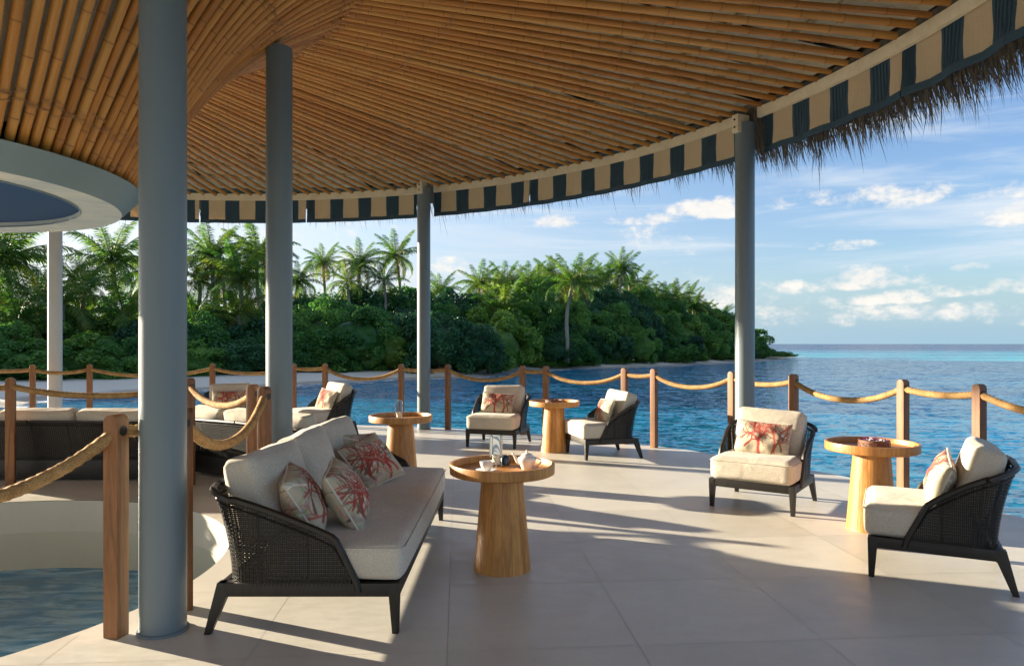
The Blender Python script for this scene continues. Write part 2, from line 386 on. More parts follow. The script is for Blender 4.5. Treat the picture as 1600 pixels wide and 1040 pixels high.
class MB:
    """collects shapes into one mesh"""
    def __init__(s): s.V = []; s.F = []; s.UV = []; s.k = 0
    def add(s, V, Fc, uv=None):
        V = np.asarray(V, float).reshape(-1, 3)
        s.V.append(V); s.F += [tuple(i + s.k for i in f) for f in Fc]; s.k += len(V)
        s.UV.append(np.zeros((len(V), 2)) if uv is None else np.asarray(uv, float))
    def box(s, x0, x1, y0, y1, z0, z1):
        V = [(x, y, z) for z in (z0, z1) for y in (y0, y1) for x in (x0, x1)]
        s.add(V, [(0, 2, 3, 1), (4, 5, 7, 6), (0, 1, 5, 4), (2, 6, 7, 3), (0, 4, 6, 2), (1, 3, 7, 5)])
    def prism(s, bot, top):
        n = len(bot); V = list(bot) + list(top)
        s.add(V, [tuple(reversed(range(n))), tuple(range(n, 2 * n))] + [(i, (i + 1) % n, n + (i + 1) % n, n + i) for i in range(n)])
    def tube(s, pts, r, n=8, cap=True, rs=None, phase=0.0):
        P = np.asarray(pts, float); m_ = len(P); T = np.gradient(P, axis=0); T /= np.linalg.norm(T, axis=1)[:, None] + 1e-12
        up = np.array([0, 0, 1.0]) if abs(T[0][2]) < 0.9 else np.array([1.0, 0, 0])
        V = []
        for i in range(m_):
            a = np.cross(up, T[i]); a /= np.linalg.norm(a) + 1e-12; b = np.cross(T[i], a)
            rr = rs[i] if rs is not None else r
            for k in range(n):
                an = 2 * math.pi * k / n + phase
                V.append(P[i] + rr * (math.cos(an) * a + math.sin(an) * b))
        Fc = [(i * n + k, i * n + (k + 1) % n, (i + 1) * n + (k + 1) % n, (i + 1) * n + k) for i in range(m_ - 1) for k in range(n)]
        if cap: Fc += [tuple(reversed(range(n))), tuple(range((m_ - 1) * n, m_ * n))]
        s.add(V, Fc)
    def lathe(s, prof, n=32, cx=0, cy=0):
        V = []
        for (r, z) in prof:
            for k in range(n):
                a = 2 * math.pi * k / n; V.append((cx + r * math.cos(a), cy + r * math.sin(a), z))
        Fc = [(i * n + k, i * n + (k + 1) % n, (i + 1) * n + (k + 1) % n, (i + 1) * n + k) for i in range(len(prof) - 1) for k in range(n)]
        Fc += [tuple(reversed(range(n))), tuple(range((len(prof) - 1) * n, len(prof) * n))]
        s.add(V, Fc)
    def me(s, name, mat, smooth=False, attr=None):
        return mesh(name, np.concatenate(s.V), s.F, mat, smooth, np.concatenate(s.UV), attr)


def soft(me, angle=40):
    me.polygons.foreach_set('use_smooth', [True] * len(me.polygons))
    me.set_sharp_from_angle(angle=R(angle)); return me


def bevelled(me, w_=0.004, seg=2):
    import bmesh
    b = bmesh.new(); b.from_mesh(me)
    es = [e for e in b.edges if len(e.link_faces) == 2 and e.calc_face_angle(0) > R(28)]
    bmesh.ops.bevel(b, geom=es, offset=w_, segments=seg, profile=0.7, affect='EDGES', clamp_overlap=True)
    b.to_mesh(me); b.free(); return soft(me, 35)


def rounded_box(w_, d, h, r, bulge=(0, 0, 0), n=14, seed=0):
    """soft cushion block, centred; grid cube pushed onto a rounded box, crowned by bulge"""
    V = {}; out = []; Fc = []
    L = np.linspace(-1, 1, n + 1)
    def idx(a, b, c):
        k = (round(a, 5), round(b, 5), round(c, 5))
        if k not in V: V[k] = len(out); out.append(k)
        return V[k]
    for ax in range(3):
        for sg in (-1, 1):
            for i in range(n):
                for j in range(n):
                    q = []
                    for (di, dj) in ((0, 0), (1, 0), (1, 1), (0, 1)):
                        c = [0, 0, 0]; c[ax] = sg; c[(ax + 1) % 3] = L[i + di]; c[(ax + 2) % 3] = L[j + dj]; q.append(idx(*c))
                    Fc.append(tuple(q if sg > 0 else reversed(q)))
    P = np.array(out, float); half = np.array([w_, d, h]) / 2; core = half - r
    # denser near edges
    Q = np.sign(P) * (np.abs(P) ** 0.75) * half
    C0 = np.clip(Q, -core, core); D = Q - C0; ln = np.linalg.norm(D, axis=1); ok = ln > 1e-9
    Q[ok] = C0[ok] + D[ok] / ln[ok][:, None] * r
    a, b, c = P.T
    lo = np.sin(P[:, 0] * 5.1 + seed) * np.cos(P[:, 1] * 4.3 + seed * 2.1) * 0.004
    Q[:, 0] += bulge[0] * c ** 0 * a * (1 - b ** 2) * (1 - c ** 2)
    Q[:, 1] += bulge[1] * b * (1 - a ** 2) * (1 - c ** 2)
    Q[:, 2] += (bulge[2] * (1 - a ** 4) * (1 - b ** 4) + lo) * c
    return Q, Fc


# ================================================================ THE SETTING
WZ = -0.65
C_EAVE = (-4.85, 4.95); R_EAVE = 8.56
C_DECK = (-4.51, 4.24); R_DECK = 9.13
C_HOLE = (-4.18, 4.73); R_HOLE = 2.16


def ground(u, v, z=0.0):
    Y = F * (1.5 - z) / (v - 537); return ((u - 800) / F * Y, Y)


def on_circle(u, c, r):
    """point where the line of sight of column u meets the far side of a circle"""
    k = (u - 800) / F; A = k * k + 1; B = -2 * (k * c[0] + c[1]); D = c[0] ** 2 + c[1] ** 2 - r * r
    Y = (-B + math.sqrt(max(0, B * B - 4 * A * D))) / (2 * A); return (k * Y, Y)


# sea: one fan sheet out past the horizon
rings = [0, 4, 8, 14, 22, 34, 50, 75, 110, 170, 280, 500, 1000, 2200, 5000, 12000]; n = 96; V = [(0, 0, WZ)]; Fc = []
for r in rings[1:]:
    V += [(r * math.cos(2 * math.pi * k / n), r * math.sin(2 * math.pi * k / n), WZ) for k in range(n)]
Fc += [(0, 1 + k, 1 + (k + 1) % n) for k in range(n)]
for i in range(len(rings) - 2):
    Fc += [(1 + i * n + k, 1 + (i + 1) * n + k, 1 + (i + 1) * n + (k + 1) % n, 1 + i * n + (k + 1) % n) for k in range(n)]
tag(ob('sea', mesh('sea', V, Fc, WATER)), 'rippled turquoise sea reaching out to the horizon around the deck', kind='structure')

# island terrain: shoreline points from far left to the tip
shore = [(-60, -20, 0), (-40, 12, 0), (-26, 20, 0)] + [(*ground(u, v, WZ), 0) for u, v in
        [(0, 636), (100, 621), (220, 613), (340, 609), (480, 600), (560, 596), (650, 592), (740, 590), (800, 581), (900, 576), (1000, 573.5), (1080, 570), (1150, 567), (1200, 563), (1246, 556.5)]]
tip = ground(1252, 554.5, WZ)
shore = [(a, b) for a, b, _ in shore]
V = []; Fc = []
prof = [(-2.0, WZ - .12), (0.0, WZ - 0.0), (1.2, WZ + .10), (3.2, WZ + .34), (8.0, WZ + .45), (70.0, WZ + .9)]
sh = [Vector((a, b, 0)) for a, b in shore]
fine = []
for i in range(len(sh) - 1):
    for k in range(6): fine.append(sh[i].lerp(sh[i + 1], k / 6))
fine.append(sh[-1])
for i, pnt in enumerate(fine):
    a = fine[max(0, i - 3)]; b = fine[min(len(fine) - 1, i + 3)]; d = (b - a).normalized(); nrm = Vector((-d.y, d.x, 0))
    tp = min(1.0, (len(fine) - 1 - i) / 14)
    wob = 0.35 * math.sin(i * .9) + .25 * math.sin(i * .37 + 1)
    for (q, z) in prof:
        qq = q * (1 if q < 4 else max(tp, 0.06)) if q > 0 else q
        V.append((pnt.x + nrm.x * (qq + wob), pnt.y + nrm.y * (qq + wob), z if q < 4 else z * tp + (1 - tp) * (WZ + .2)))
k = len(prof)
for i in range(len(fine) - 1):
    for j in range(k - 1): Fc.append((i * k + j, (i + 1) * k + j, (i + 1) * k + j + 1, i * k + j + 1))
tag(ob('island_beach', mesh('island_beach', V, Fc, SAND, True)), 'strip of pale sand along the foot of the island thicket', kind='structure')

V = []; Fc = []
for i, pnt in enumerate(fine):
    a = fine[max(0, i - 3)]; b = fine[min(len(fine) - 1, i + 3)]; d = (b - a).normalized(); wob = 0.35 * math.sin(i * .9) + .25 * math.sin(i * .37 + 1); w2 = .5 + .45 * math.sin(i * 1.7) * math.sin(i * .6)
    for q in (-.9 - w2, .15): V.append((pnt.x - d.y * (q + wob), pnt.y + d.x * (q + wob), WZ + .012))
Fc = [(2 * i, 2 * i + 2, 2 * i + 3, 2 * i + 1) for i in range(len(fine) - 1)]
tag(ob('shore_foam', mesh('shore_foam', V, Fc, FOAM)), 'thin broken line of foam washing along the island beach', kind='stuff')

# deck slab: ring-shaped with outer and hole sides
n = 180; V = []; Fc = []
def circ(c, r, z): return [(c[0] + r * math.sin(2 * math.pi * k / n), c[1] + r * math.cos(2 * math.pi * k / n), z) for k in range(n)]
loops = [circ(C_HOLE, R_HOLE, -.30), circ(C_HOLE, R_HOLE, -.005), circ(C_DECK, R_DECK - .002, -.005), circ(C_DECK, R_DECK - .002, -.35), circ(C_HOLE, R_HOLE, -.30)]
for L_ in loops: V += L_
for i in range(len(loops) - 1):
    Fc += [(i * n + q, i * n + (q + 1) % n, (i + 1) * n + (q + 1) % n, (i + 1) * n + q) for q in range(n)]
deck = tag(ob('deck', mesh('deck', V, Fc, SLAB)), 'round pale tiled deck over the water', kind='structure')
m_ = MB()
V = circ(C_HOLE, R_HOLE + .004, -.012) + circ(C_HOLE, R_HOLE + .004, -1.6) + circ(C_HOLE, R_HOLE + .12, -1.6) + circ(C_HOLE, R_HOLE + .12, -.012)
m_.add(V, [(i * n + q, (i * n + (q + 1) % n), ((i + 1) * n + (q + 1) % n), ((i + 1) * n + q)) for i in range(3) for q in range(n)])
ob('hole_wall', m_.me('hole_wall', WALLP, True), deck)
V = circ(C_DECK, R_DECK - .10, .001) + circ(C_DECK, R_DECK + .01, .001) + circ(C_DECK, R_DECK + .01, -.36)
Fc = [(i * n + q, (i * n + (q + 1) % n), ((i + 1) * n + (q + 1) % n), ((i + 1) * n + q)) for i in range(2) for q in range(n)]
ob('deck_rim', mesh('deck_rim', V, Fc, RIM), deck)
# tiles: 0.95 m, turned by 4.3 degrees, clipped to the ring
TS = 0.95; ang = R(4.3); ca, sa = math.cos(ang), math.sin(ang); t0 = np.array([0.56, 4.52])
RO = R_DECK - .102; ntile = 0; sub = 12; gap = 0.0011
for ix in range(-18, 12):
    for iy in range(-16, 14):
        gx = np.linspace(ix * TS + gap, (ix + 1) * TS - gap, sub + 1); gy = np.linspace(iy * TS + gap, (iy + 1) * TS - gap, sub + 1)
        GX, GY = np.meshgrid(gx, gy, indexing='ij')
        X = t0[0] + GX * ca + GY * -sa * -1 * -1; Y = t0[1] + GX * sa + GY * ca
        ro = np.hypot(X - C_DECK[0], Y - C_DECK[1]); rh = np.hypot(X - C_HOLE[0], Y - C_HOLE[1])
        if (ro > RO).all() or (rh < R_HOLE).all(): continue
        if (ro < RO).all() and (rh > R_HOLE).all():
            cs = [(0, 0), (sub, 0), (sub, sub), (0, sub)]
            me_ = mesh('floor_tile', [(X[a], Y[a], 0.0) for a in cs], [(0, 1, 2, 3)], TILE)
        else:
            bad = (ro > RO) | (rh < R_HOLE)
            f_ = []
            for i in range(sub):
                for j in range(sub):
                    q = [(i, j), (i + 1, j), (i + 1, j + 1), (i, j + 1)]
                    if all(bad[a] for a in q): continue
                    f_.append([a[0] * (sub + 1) + a[1] for a in q])
            if not f_: continue
            k1 = np.where(ro > RO, RO / ro, 1.0); X1 = C_DECK[0] + (X - C_DECK[0]) * k1; Y1 = C_DECK[1] + (Y - C_DECK[1]) * k1
            k2 = np.where(rh < R_HOLE, R_HOLE / np.maximum(rh, 1e-6), 1.0); X1 = C_HOLE[0] + (X1 - C_HOLE[0]) * k2; Y1 = C_HOLE[1] + (Y1 - C_HOLE[1]) * k2
            used = sorted({i for q in f_ for i in q}); mp = {a: b for b, a in enumerate(used)}
            xs, ys = X1.ravel(), Y1.ravel()
            me_ = mesh('floor_tile', [(xs[i], ys[i], 0.0) for i in used], [tuple(mp[i] for i in q) for q in f_], TILE)
        ob('floor_tile', me_, deck); ntile += 1
print('tiles', ntile)

# ---------------------------------------------------------------- roof
R_IN, Z_IN = 1.73, 2.67; R_RID, Z_RID = 3.80, 4.66; Z_EAVE = 4.30; TW_IN, TW_OUT = R(11), R(8.5)
PR = 0.031


def prof_inner(t_):
    r = R_IN + (R_RID - R_IN) * t_
    z = Z_IN + (Z_RID - Z_IN) * (t_ + 0.22 * math.sin(math.pi * t_) * (1 - .35 * t_))
    return r, z


def tube_bamboo(path, seed, r=PR):
    g = random.Random(seed); P = np.array(path, float)
    seg = np.r_[0, np.cumsum(np.linalg.norm(np.diff(P, axis=0), axis=1))]; L_ = seg[-1]
    st = []; nd = []; rad = []
    s = g.uniform(0.05, 0.3); nodes = []
    while s < L_ - .03:
        nodes.append(s); s += g.uniform(0.30, 0.42)
    marks = [(0.0, 1.0, 0)]
    last = 0.0
    for q in nodes:
        marks += [(q - .022, 1.0, 0), (q - .006, 1.13, 0.0), (q, 0.99, 1.0), (q + .006, 1.10, 0.0), (q + .02, 1.0, 0)]
    marks.append((L_, 1.0, 0)); marks = [a for a in marks if 0 <= a[0] <= L_]
    # add in-between rings for curved paths
    mk = []
    for a, b in zip(marks, marks[1:]):
        mk.append(a)
        if b[0] - a[0] > .2: mk.append(((a[0] + b[0]) / 2, 1.0, 0))
    mk.append(marks[-1])
    n_ = 8; V = []; uv = []; at_ = []
    pts = np.array([[np.interp(a[0], seg, P[:, c]) for c in range(3)] for a in mk])
    ph = g.uniform(0, 6); amp = g.uniform(0.0, .012); wob = np.array([amp * math.sin(ph + 2.2 * a[0]) for a in mk])
    T = np.gradient(pts, axis=0); T /= np.linalg.norm(T, axis=1)[:, None] + 1e-9
    tap = g.uniform(-.06, .06)
    for i, a in enumerate(mk):
        side = np.cross([0, 0, 1], T[i]); side /= np.linalg.norm(side); up = np.cross(T[i], side)
        rr = r * a[1] * (1 + tap * (2 * a[0] / L_ - 1))
        for k in range(n_):
            an = 2 * math.pi * k / n_
            V.append(pts[i] + side * (wob[i] + rr * math.cos(an)) + up * (rr * math.sin(an) + wob[i] * .5)); uv.append((k / n_ * 2 * math.pi * r * 4, a[0])); at_.append(a[2])
    Fc = [(i * n_ + k, i * n_ + (k + 1) % n_, (i + 1) * n_ + (k + 1) % n_, (i + 1) * n_ + k) for i in range(len(mk) - 1) for k in range(n_)]
    Fc += [tuple(reversed(range(n_))), tuple(range((len(mk) - 1) * n_, len(mk) * n_))]
    return np.array(V), Fc, np.array(uv), np.array(at_)


roof = empty('pavilion_roof', (C_EAVE[0], C_EAVE[1], 0))
tag(roof, 'ring-shaped pavilion roof of spiralling bamboo poles under dark thatch', 'roof')
# centre of the inner ring differs a little; poles run from ring to ridge to eave
DX, DY = -4.50 - C_EAVE[0], 4.80 - C_EAVE[1]


def pol(r, th, z, off=0.0):       # th clockwise from +Y, in roof-local space
    return np.array([r * math.sin(th) + off * DX, r * math.cos(th) + off * DY, z])


def inpath(th):
    out = []
    for k in range(15):
        t_ = k / 14; r, z = prof_inner(t_); out.append(pol(r, th + TW_IN * t_ ** 1.15, z, 1 - t_))
    return out


def outpath(th, ext=0.0):
    A = pol(R_RID - .05, th, Z_RID - .02); B = pol(R_EAVE - .07, th + TW_OUT, Z_EAVE)
    return [A + (B - A) * k / 9 for k in range(10)]


def in_view(path, pad=20):
    for q in path:
        x, y, z = q[0] + C_EAVE[0], q[1] + C_EAVE[1], q[2]
        if y > .3:
            u = 800 + F * x / y; v = 537 - F * (z - 1.5) / y
            if -pad < u < 1600 + pad and -pad < v < 1040: return True
    return False


NIN, NOUT = 150, 244
hid = MB(); hat = []; vis = 0
outm = []
for s_ in range(8):
    V, Fc, uv, at_ = tube_bamboo(outpath(0.0), 100 + s_, PR * (0.92 + .03 * s_)); outm.append((V, Fc, uv, at_, mesh('bamboo_pole', V, Fc, BAMBOO, True, uv, {'node': at_})))
for i in range(NOUT):
    th = 2 * math.pi * (i + rnd.uniform(-.10, .10)) / NOUT; s_ = rnd.randrange(8)
    if in_view(outpath(th)):
        o = ob('bamboo_pole', outm[s_][4], roof, (0, 0, rnd.uniform(-.006, .006)), (0, 0, -th)); vis += 1
    else:
        V, Fc, uv, at_, _ = outm[s_]; c_, s2 = math.cos(-th), math.sin(-th)
        if i % 1 == 0:
            hid.add(np.c_[V[:, 0] * c_ - V[:, 1] * s2, V[:, 0] * s2 + V[:, 1] * c_, V[:, 2]], Fc, uv); hat.append(at_)
for i in range(NIN):
    th = 2 * math.pi * (i + rnd.uniform(-.08, .08)) / NIN; P = inpath(th)
    V, Fc, uv, at_ = tube_bamboo(P, 300 + i, PR * rnd.uniform(.84, .98))
    if in_view(P):
        ob('bamboo_pole', mesh('bamboo_pole', V, Fc, BAMBOO, True, uv, {'node': at_}), roof); vis += 1
    else: hid.add(V, Fc, uv); hat.append(at_)
print('visible poles', vis)
o = ob('bamboo_pole', hid.me('bamboo_poles_rest', BAMBOO, True, {'node': np.concatenate(hat)}), roof); o['kind'] = 'stuff'
# lining above the poles, boards with gaps between them
nb = 72
for (ra, za, rb, zb, nm) in ((R_RID - .02, Z_RID + .17, R_EAVE + .02, Z_EAVE + .10, 'o'),):
    V = []; Fc = []
    for k in range(nb):
        t_a = 2 * math.pi * (k + .008) / nb; t_b = 2 * math.pi * (k + .992) / nb; lift = .03 * (k % 2)
        for (r, z) in ((ra, za), (rb, zb)):
            for th in (t_a, t_b): V.append(pol(r, th, z + lift))
        b = k * 4; Fc.append((b, b + 1, b + 3, b + 2))
    ob('ceiling_lining', mesh('ceiling_lining', V, Fc, LINING), roof)
V = []; Fc = []; ns = 90; nt = 12
for i in range(nt + 1):
    r, z = prof_inner(i / nt); z += .12
    for k in range(ns): V.append(pol(max(r - .05 * (1 - i / nt), .1), 2 * math.pi * k / ns, z, 1 - i / nt))
Fc = [(i * ns + k, i * ns + (k + 1) % ns, (i + 1) * ns + (k + 1) % ns, (i + 1) * ns + k) for i in range(nt) for k in range(ns)]
ob('funnel_lining', mesh('funnel_lining', V, Fc, LINING, True), roof)
# purlins (polygon rings) and rafters seen in the gaps
def ztop(r): return Z_RID + .08 + (Z_EAVE - Z_RID) * (r - R_RID) / (R_EAVE - R_RID)
for r in (4.6, 5.5, 6.4, 7.2, 7.85):
    m_ = MB()
    for k in range(36):
        a, b = 2 * math.pi * k / 36, 2 * math.pi * (k + 1) / 36
        for (w_) in (0.05,):
            bt = [pol(r - w_, a, ztop(r)), pol(r + w_, a, ztop(r)), pol(r + w_, b, ztop(r)), pol(r - w_, b, ztop(r))]
            m_.prism(bt, [q + np.array([0, 0, .05]) for q in bt])
    ob('purlin', m_.me('purlin', BATTEN), roof)
for k in range(27):
    th = 2 * math.pi * (k + .4) / 27
    m_ = MB(); A = pol(R_RID, th, ztop(R_RID) - .02); B = pol(R_EAVE - .05, th - .03, ztop(R_EAVE) - .02); d = (B - A) / np.linalg.norm(B - A); sd_ = np.cross(d, [0, 0, 1]) * .035
    bt = [A - sd_, A + sd_, B + sd_, B - sd_]; m_.prism(bt, [q + np.array([0, 0, .09]) for q in bt])
    if in_view([A, B, (A + B) / 2], 100): ob('rafter', m_.me('rafter', BATTEN), roof)
for (t_, hh) in ((.35, .06), (.62, .06)):
    m_ = MB(); r, z = prof_inner(t_)
    for k in range(36):
        a, b = 2 * math.pi * k / 36, 2 * math.pi * (k + 1) / 36
        bt = [pol(r - .02, a, z + .05, 1 - t_), pol(r + .06, a, z + .10, 1 - t_), pol(r + .06, b, z + .10, 1 - t_), pol(r - .02, b, z + .05, 1 - t_)]
        m_.prism(bt, [q + np.array([0, 0, .03]) for q in bt])
    ob('purlin', m_.me('purlin', BATTEN), roof)
# lashings: thin cord wraps where poles cross the purlins
LASH = m_plain('lashing_cord', (0.46, 0.25, 0.11), 0.8, 0.3, 30)
m_ = MB()
def wrap(pt, tdir, r0, g):
    tdir = tdir / np.linalg.norm(tdir); side = np.cross([0, 0, 1], tdir); side /= np.linalg.norm(side); up = np.cross(tdir, side)
    for w_ in range(3):
        o_ = g.uniform(-.05, .05); tilt = g.uniform(-.6, .6); pts = []
        for k in range(7):
            an = math.pi + math.pi * k / 6; pts.append(pt + side * r0 * 1.12 * math.cos(an) + up * r0 * 1.15 * math.sin(an) + tdir * (o_ + tilt * r0 * math.cos(an)))
        m_.tube(pts, .0032, 3, False)
    for w_ in range(2):   # loose ends
        q = pt + side * g.uniform(-.03, .03) - up * r0; pts = [q, q + np.array([g.uniform(-.03, .03), g.uniform(-.03, .03), -g.uniform(.0, .03)])]
        m_.tube(pts, .002, 3, False)
for i in range(NOUT):
    th = 2 * math.pi * i / NOUT; P = outpath(th)
    if not in_view(P): continue
    for fr in (0.01, .19, .56, .865):
        A, B = P[0], P[-1]; fr2 = fr + (rnd.uniform(-.004, .004)); wrap(A + (B - A) * fr2, B - A, PR, rnd)
for i in range(NIN):
    P = inpath(2 * math.pi * i / NIN)
    if not in_view(P): continue
    for j in (1, 8, 13): wrap(P[j], P[j + 1] - P[j - 1], PR, rnd)
o = ob('lashing', m_.me('lashing', LASH), roof); o['kind'] = 'stuff'
# thatch body
V = []; Fc = []; ns = 120
tp = [(R_EAVE + .10, Z_EAVE + .12), (R_EAVE + .74, Z_EAVE - .20), (R_EAVE + .86, Z_EAVE - .22), (R_EAVE + .60, Z_EAVE + .05), (R_EAVE - .3, Z_EAVE + .55), (R_RID, Z_RID + .75), (2.2, Z_RID + .35), (.3, Z_RID + .1)]
for (r, z) in tp:
    for k in range(ns):
        dg = (360.0 * k / ns + 90) % 360 - 90; low = min(1, max(0, (dg - 50) / 18)) if dg < 180 else 1
        V.append(pol(r, 2 * math.pi * k / ns, z + .02 * math.sin(k * 7.3) + ((1 - low) * .10 if z < Z_EAVE else 0)))
Fc = [(i * ns + k, i * ns + (k + 1) % ns, (i + 1) * ns + (k + 1) % ns, (i + 1) * ns + k) for i in range(len(tp) - 1) for k in range(ns)]
Fc.append(tuple(range((len(tp) - 1) * ns, len(tp) * ns)))
ob('thatch_body', mesh('thatch_body', V, Fc, THATCH), roof)
# fringe of hanging straw
V = []; Fc = []
NS = 42000
for i in range(NS):
    th = nr.uniform(R(-60), R(125)) if i < 38000 else nr.uniform(R(125), R(300)); q = nr.uniform(0, 1)
    r = R_EAVE + .12 + .74 * q; z0 = Z_EAVE + .10 - .34 * q
    dg = math.degrees(th); low = min(1, max(0, (dg - 50) / 18)); z0 += (1 - low) * .14
    if nr.random() > .30 + .65 * low: continue
    clump = .5 + .5 * math.sin(th * 61 + 3 * math.sin(th * 23)) * math.sin(th * 37 + 1)
    L_ = (.17 + .27 * nr.random() ** 1.8 + .16 * clump) * (1.0 if nr.random() > .02 else 1.6)
    a = nr.normal(0, .16); out = nr.uniform(.05, .55)
    p0 = pol(r, th, z0); rad = np.array([math.sin(th), math.cos(th), 0]); tan = np.array([math.cos(th), -math.sin(th), 0])
    d = rad * out + tan * a + np.array([0, 0, -1.0]); d /= np.linalg.norm(d)
    p1 = p0 + d * L_ * .6; d2 = d + tan * nr.normal(0, .15) + np.array([0, 0, -.2]); p2 = p1 + d2 / np.linalg.norm(d2) * L_ * .4
    w0 = nr.uniform(.003, .007); sdv = tan * math.cos(i) + rad * math.sin(i)
    b = len(V); V += [p0 - sdv * w0, p0 + sdv * w0, p1 + sdv * w0 * .8, p1 - sdv * w0 * .8, p2]
    Fc += [(b, b + 1, b + 2, b + 3), (b + 3, b + 2, b + 4)]
o = ob('thatch_fringe', mesh('thatch_fringe', V, Fc, THATCH), roof); o['kind'] = 'stuff'

# columns
COLR = 0.115
coly = {}
def column(x, y, top, label, mat=COLM, r=COLR, cap=False):
    c = empty('column', (x, y, 0)); m_ = MB()
    m_.lathe([(r, 0.0), (r, top)], 48); ob('shaft', soft(m_.me('column_shaft', mat), 40), c)
    m_ = MB(); m_.lathe([(r + .012, .001), (r + .012, .012), (r + .002, .016)], 48); ob('base_collar', m_.me('base_collar', mat), c)
    if cap:
        a = math.atan2(x - C_EAVE[0], y - C_EAVE[1])
        m_ = MB(); m_.box(-.05, .05, -.16, .02, top - .12, top + .09); o = ob('bracket', bevelled(m_.me('bracket', BEAM), .004), c, rot=(0, 0, -a))
        for zz in (top - .06, top + .03):
            m_ = MB(); m_.tube([(0, -.158, zz), (0, -.172, zz)], .012, 8); ob('bolt', m_.me('bolt', DARKG), c, rot=(0, 0, -a))
    tag(c, label, 'column', 'round painted columns holding up the roof'); return c
column(-1.83, 3.76, 4.30, 'thick grey-blue column nearest the viewer, beside the near rope post')
column(-2.085, 6.42, 4.14, 'grey-blue column rising behind the near sofa up to the bamboo funnel')
column(-1.553, 12.62, 4.24, 'slim grey column at the far deck edge behind the table with a candle', cap=True)
column(2.82, 8.68, 4.16, 'grey column behind the cream armchair, in front of the open sea', cap=True)
p5 = on_circle(86, C_EAVE, 8.62); column(p5[0], p5[1], 4.24, 'pale slim column at the far left, in front of the palm thicket', COLP, cap=True)

# ceiling ring
ring = empty('ceiling_ring', (-4.5, 4.8, 0)); tag(ring, 'pale round ceiling ring with dark blue disc below the bamboo funnel', 'ceiling ring')
RR, RI, RZ = 1.66, 1.38, 2.50
m_ = MB(); n = 96; V = []
for (r, z) in ((RR, RZ), (RR + .14, RZ + .150), (RR - .1, RZ + .155)): V += [(r * math.cos(2 * math.pi * k / n), r * math.sin(2 * math.pi * k / n), z) for k in range(n)]
m_.add(V, [(i * n + k, i * n + (k + 1) % n, (i + 1) * n + (k + 1) % n, (i + 1) * n + k) for i in range(2) for k in range(n)])
ob('fascia', soft(m_.me('ring_fascia', RINGF), 30), ring)
m_ = MB(); V = []
for (r, z) in ((RR - .001, RZ + .0), (RI, RZ + .012), (RI, RZ + .05)): V += [(r * math.cos(2 * math.pi * k / n), r * math.sin(2 * math.pi * k / n), z) for k in range(n)]
m_.add(V, [(i * n + k, i * n + (k + 1) % n, (i + 1) * n + (k + 1) % n, (i + 1) * n + k) for i in range(2) for k in range(n)])
ob('soffit', soft(m_.me('ring_soffit', RINGS), 30), ring)
m_ = MB(); m_.lathe([(RI + .02, RZ + .045), (RI + .02, RZ + .06)], 96); ob('disc', m_.me('ring_disc', RINGB), ring)
m_ = MB(); m_.tube([((RI) * math.cos(2 * math.pi * k / 96), RI * math.sin(2 * math.pi * k / 96), RZ + .008) for k in range(97)], .006, 6); ob('trim', m_.me('ring_trim', RINGF, True), ring)

# eave beam (between columns) and striped blinds
def th_of(u, r=R_EAVE):
    x, y = on_circle(u, C_EAVE, r); return math.atan2(x - C_EAVE[0], y - C_EAVE[1])
def arc_box(ta, tb, r0, r1, z0, z1, n_=None):
    n_ = n_ or max(2, int(abs(tb - ta) * 30)); m_ = MB(); V = []
    for k in range(n_ + 1):
        th = ta + (tb - ta) * k / n_
        V += [pol(r0, th, z0), pol(r1, th, z0), pol(r1, th, z1), pol(r0, th, z1)]
    Fc = [(k * 4 + j, k * 4 + (j + 1) % 4, (k + 1) * 4 + (j + 1) % 4, (k + 1) * 4 + j) for k in range(n_) for j in range(4)] + [(0, 3, 2, 1), (n_ * 4, n_ * 4 + 1, n_ * 4 + 2, n_ * 4 + 3)]
    m_.add(V, Fc); return m_
BR = R_EAVE + .03
bseg = [(R(-70), th_of(75)), (th_of(97), th_of(652)), (th_of(676), th_of(1151)), (th_of(1180), R(104)), (R(104.5), R(145)), (R(145.5), R(190)), (R(190.5), R(240)), (R(240.5), R(289))]
for a, b in bseg: ob('eave_beam', soft(arc_box(a, b, BR, BR + .05, Z_EAVE - .09, Z_EAVE + .03).me('eave_beam', BEAM), 30), roof)
BL = R_EAVE + .10
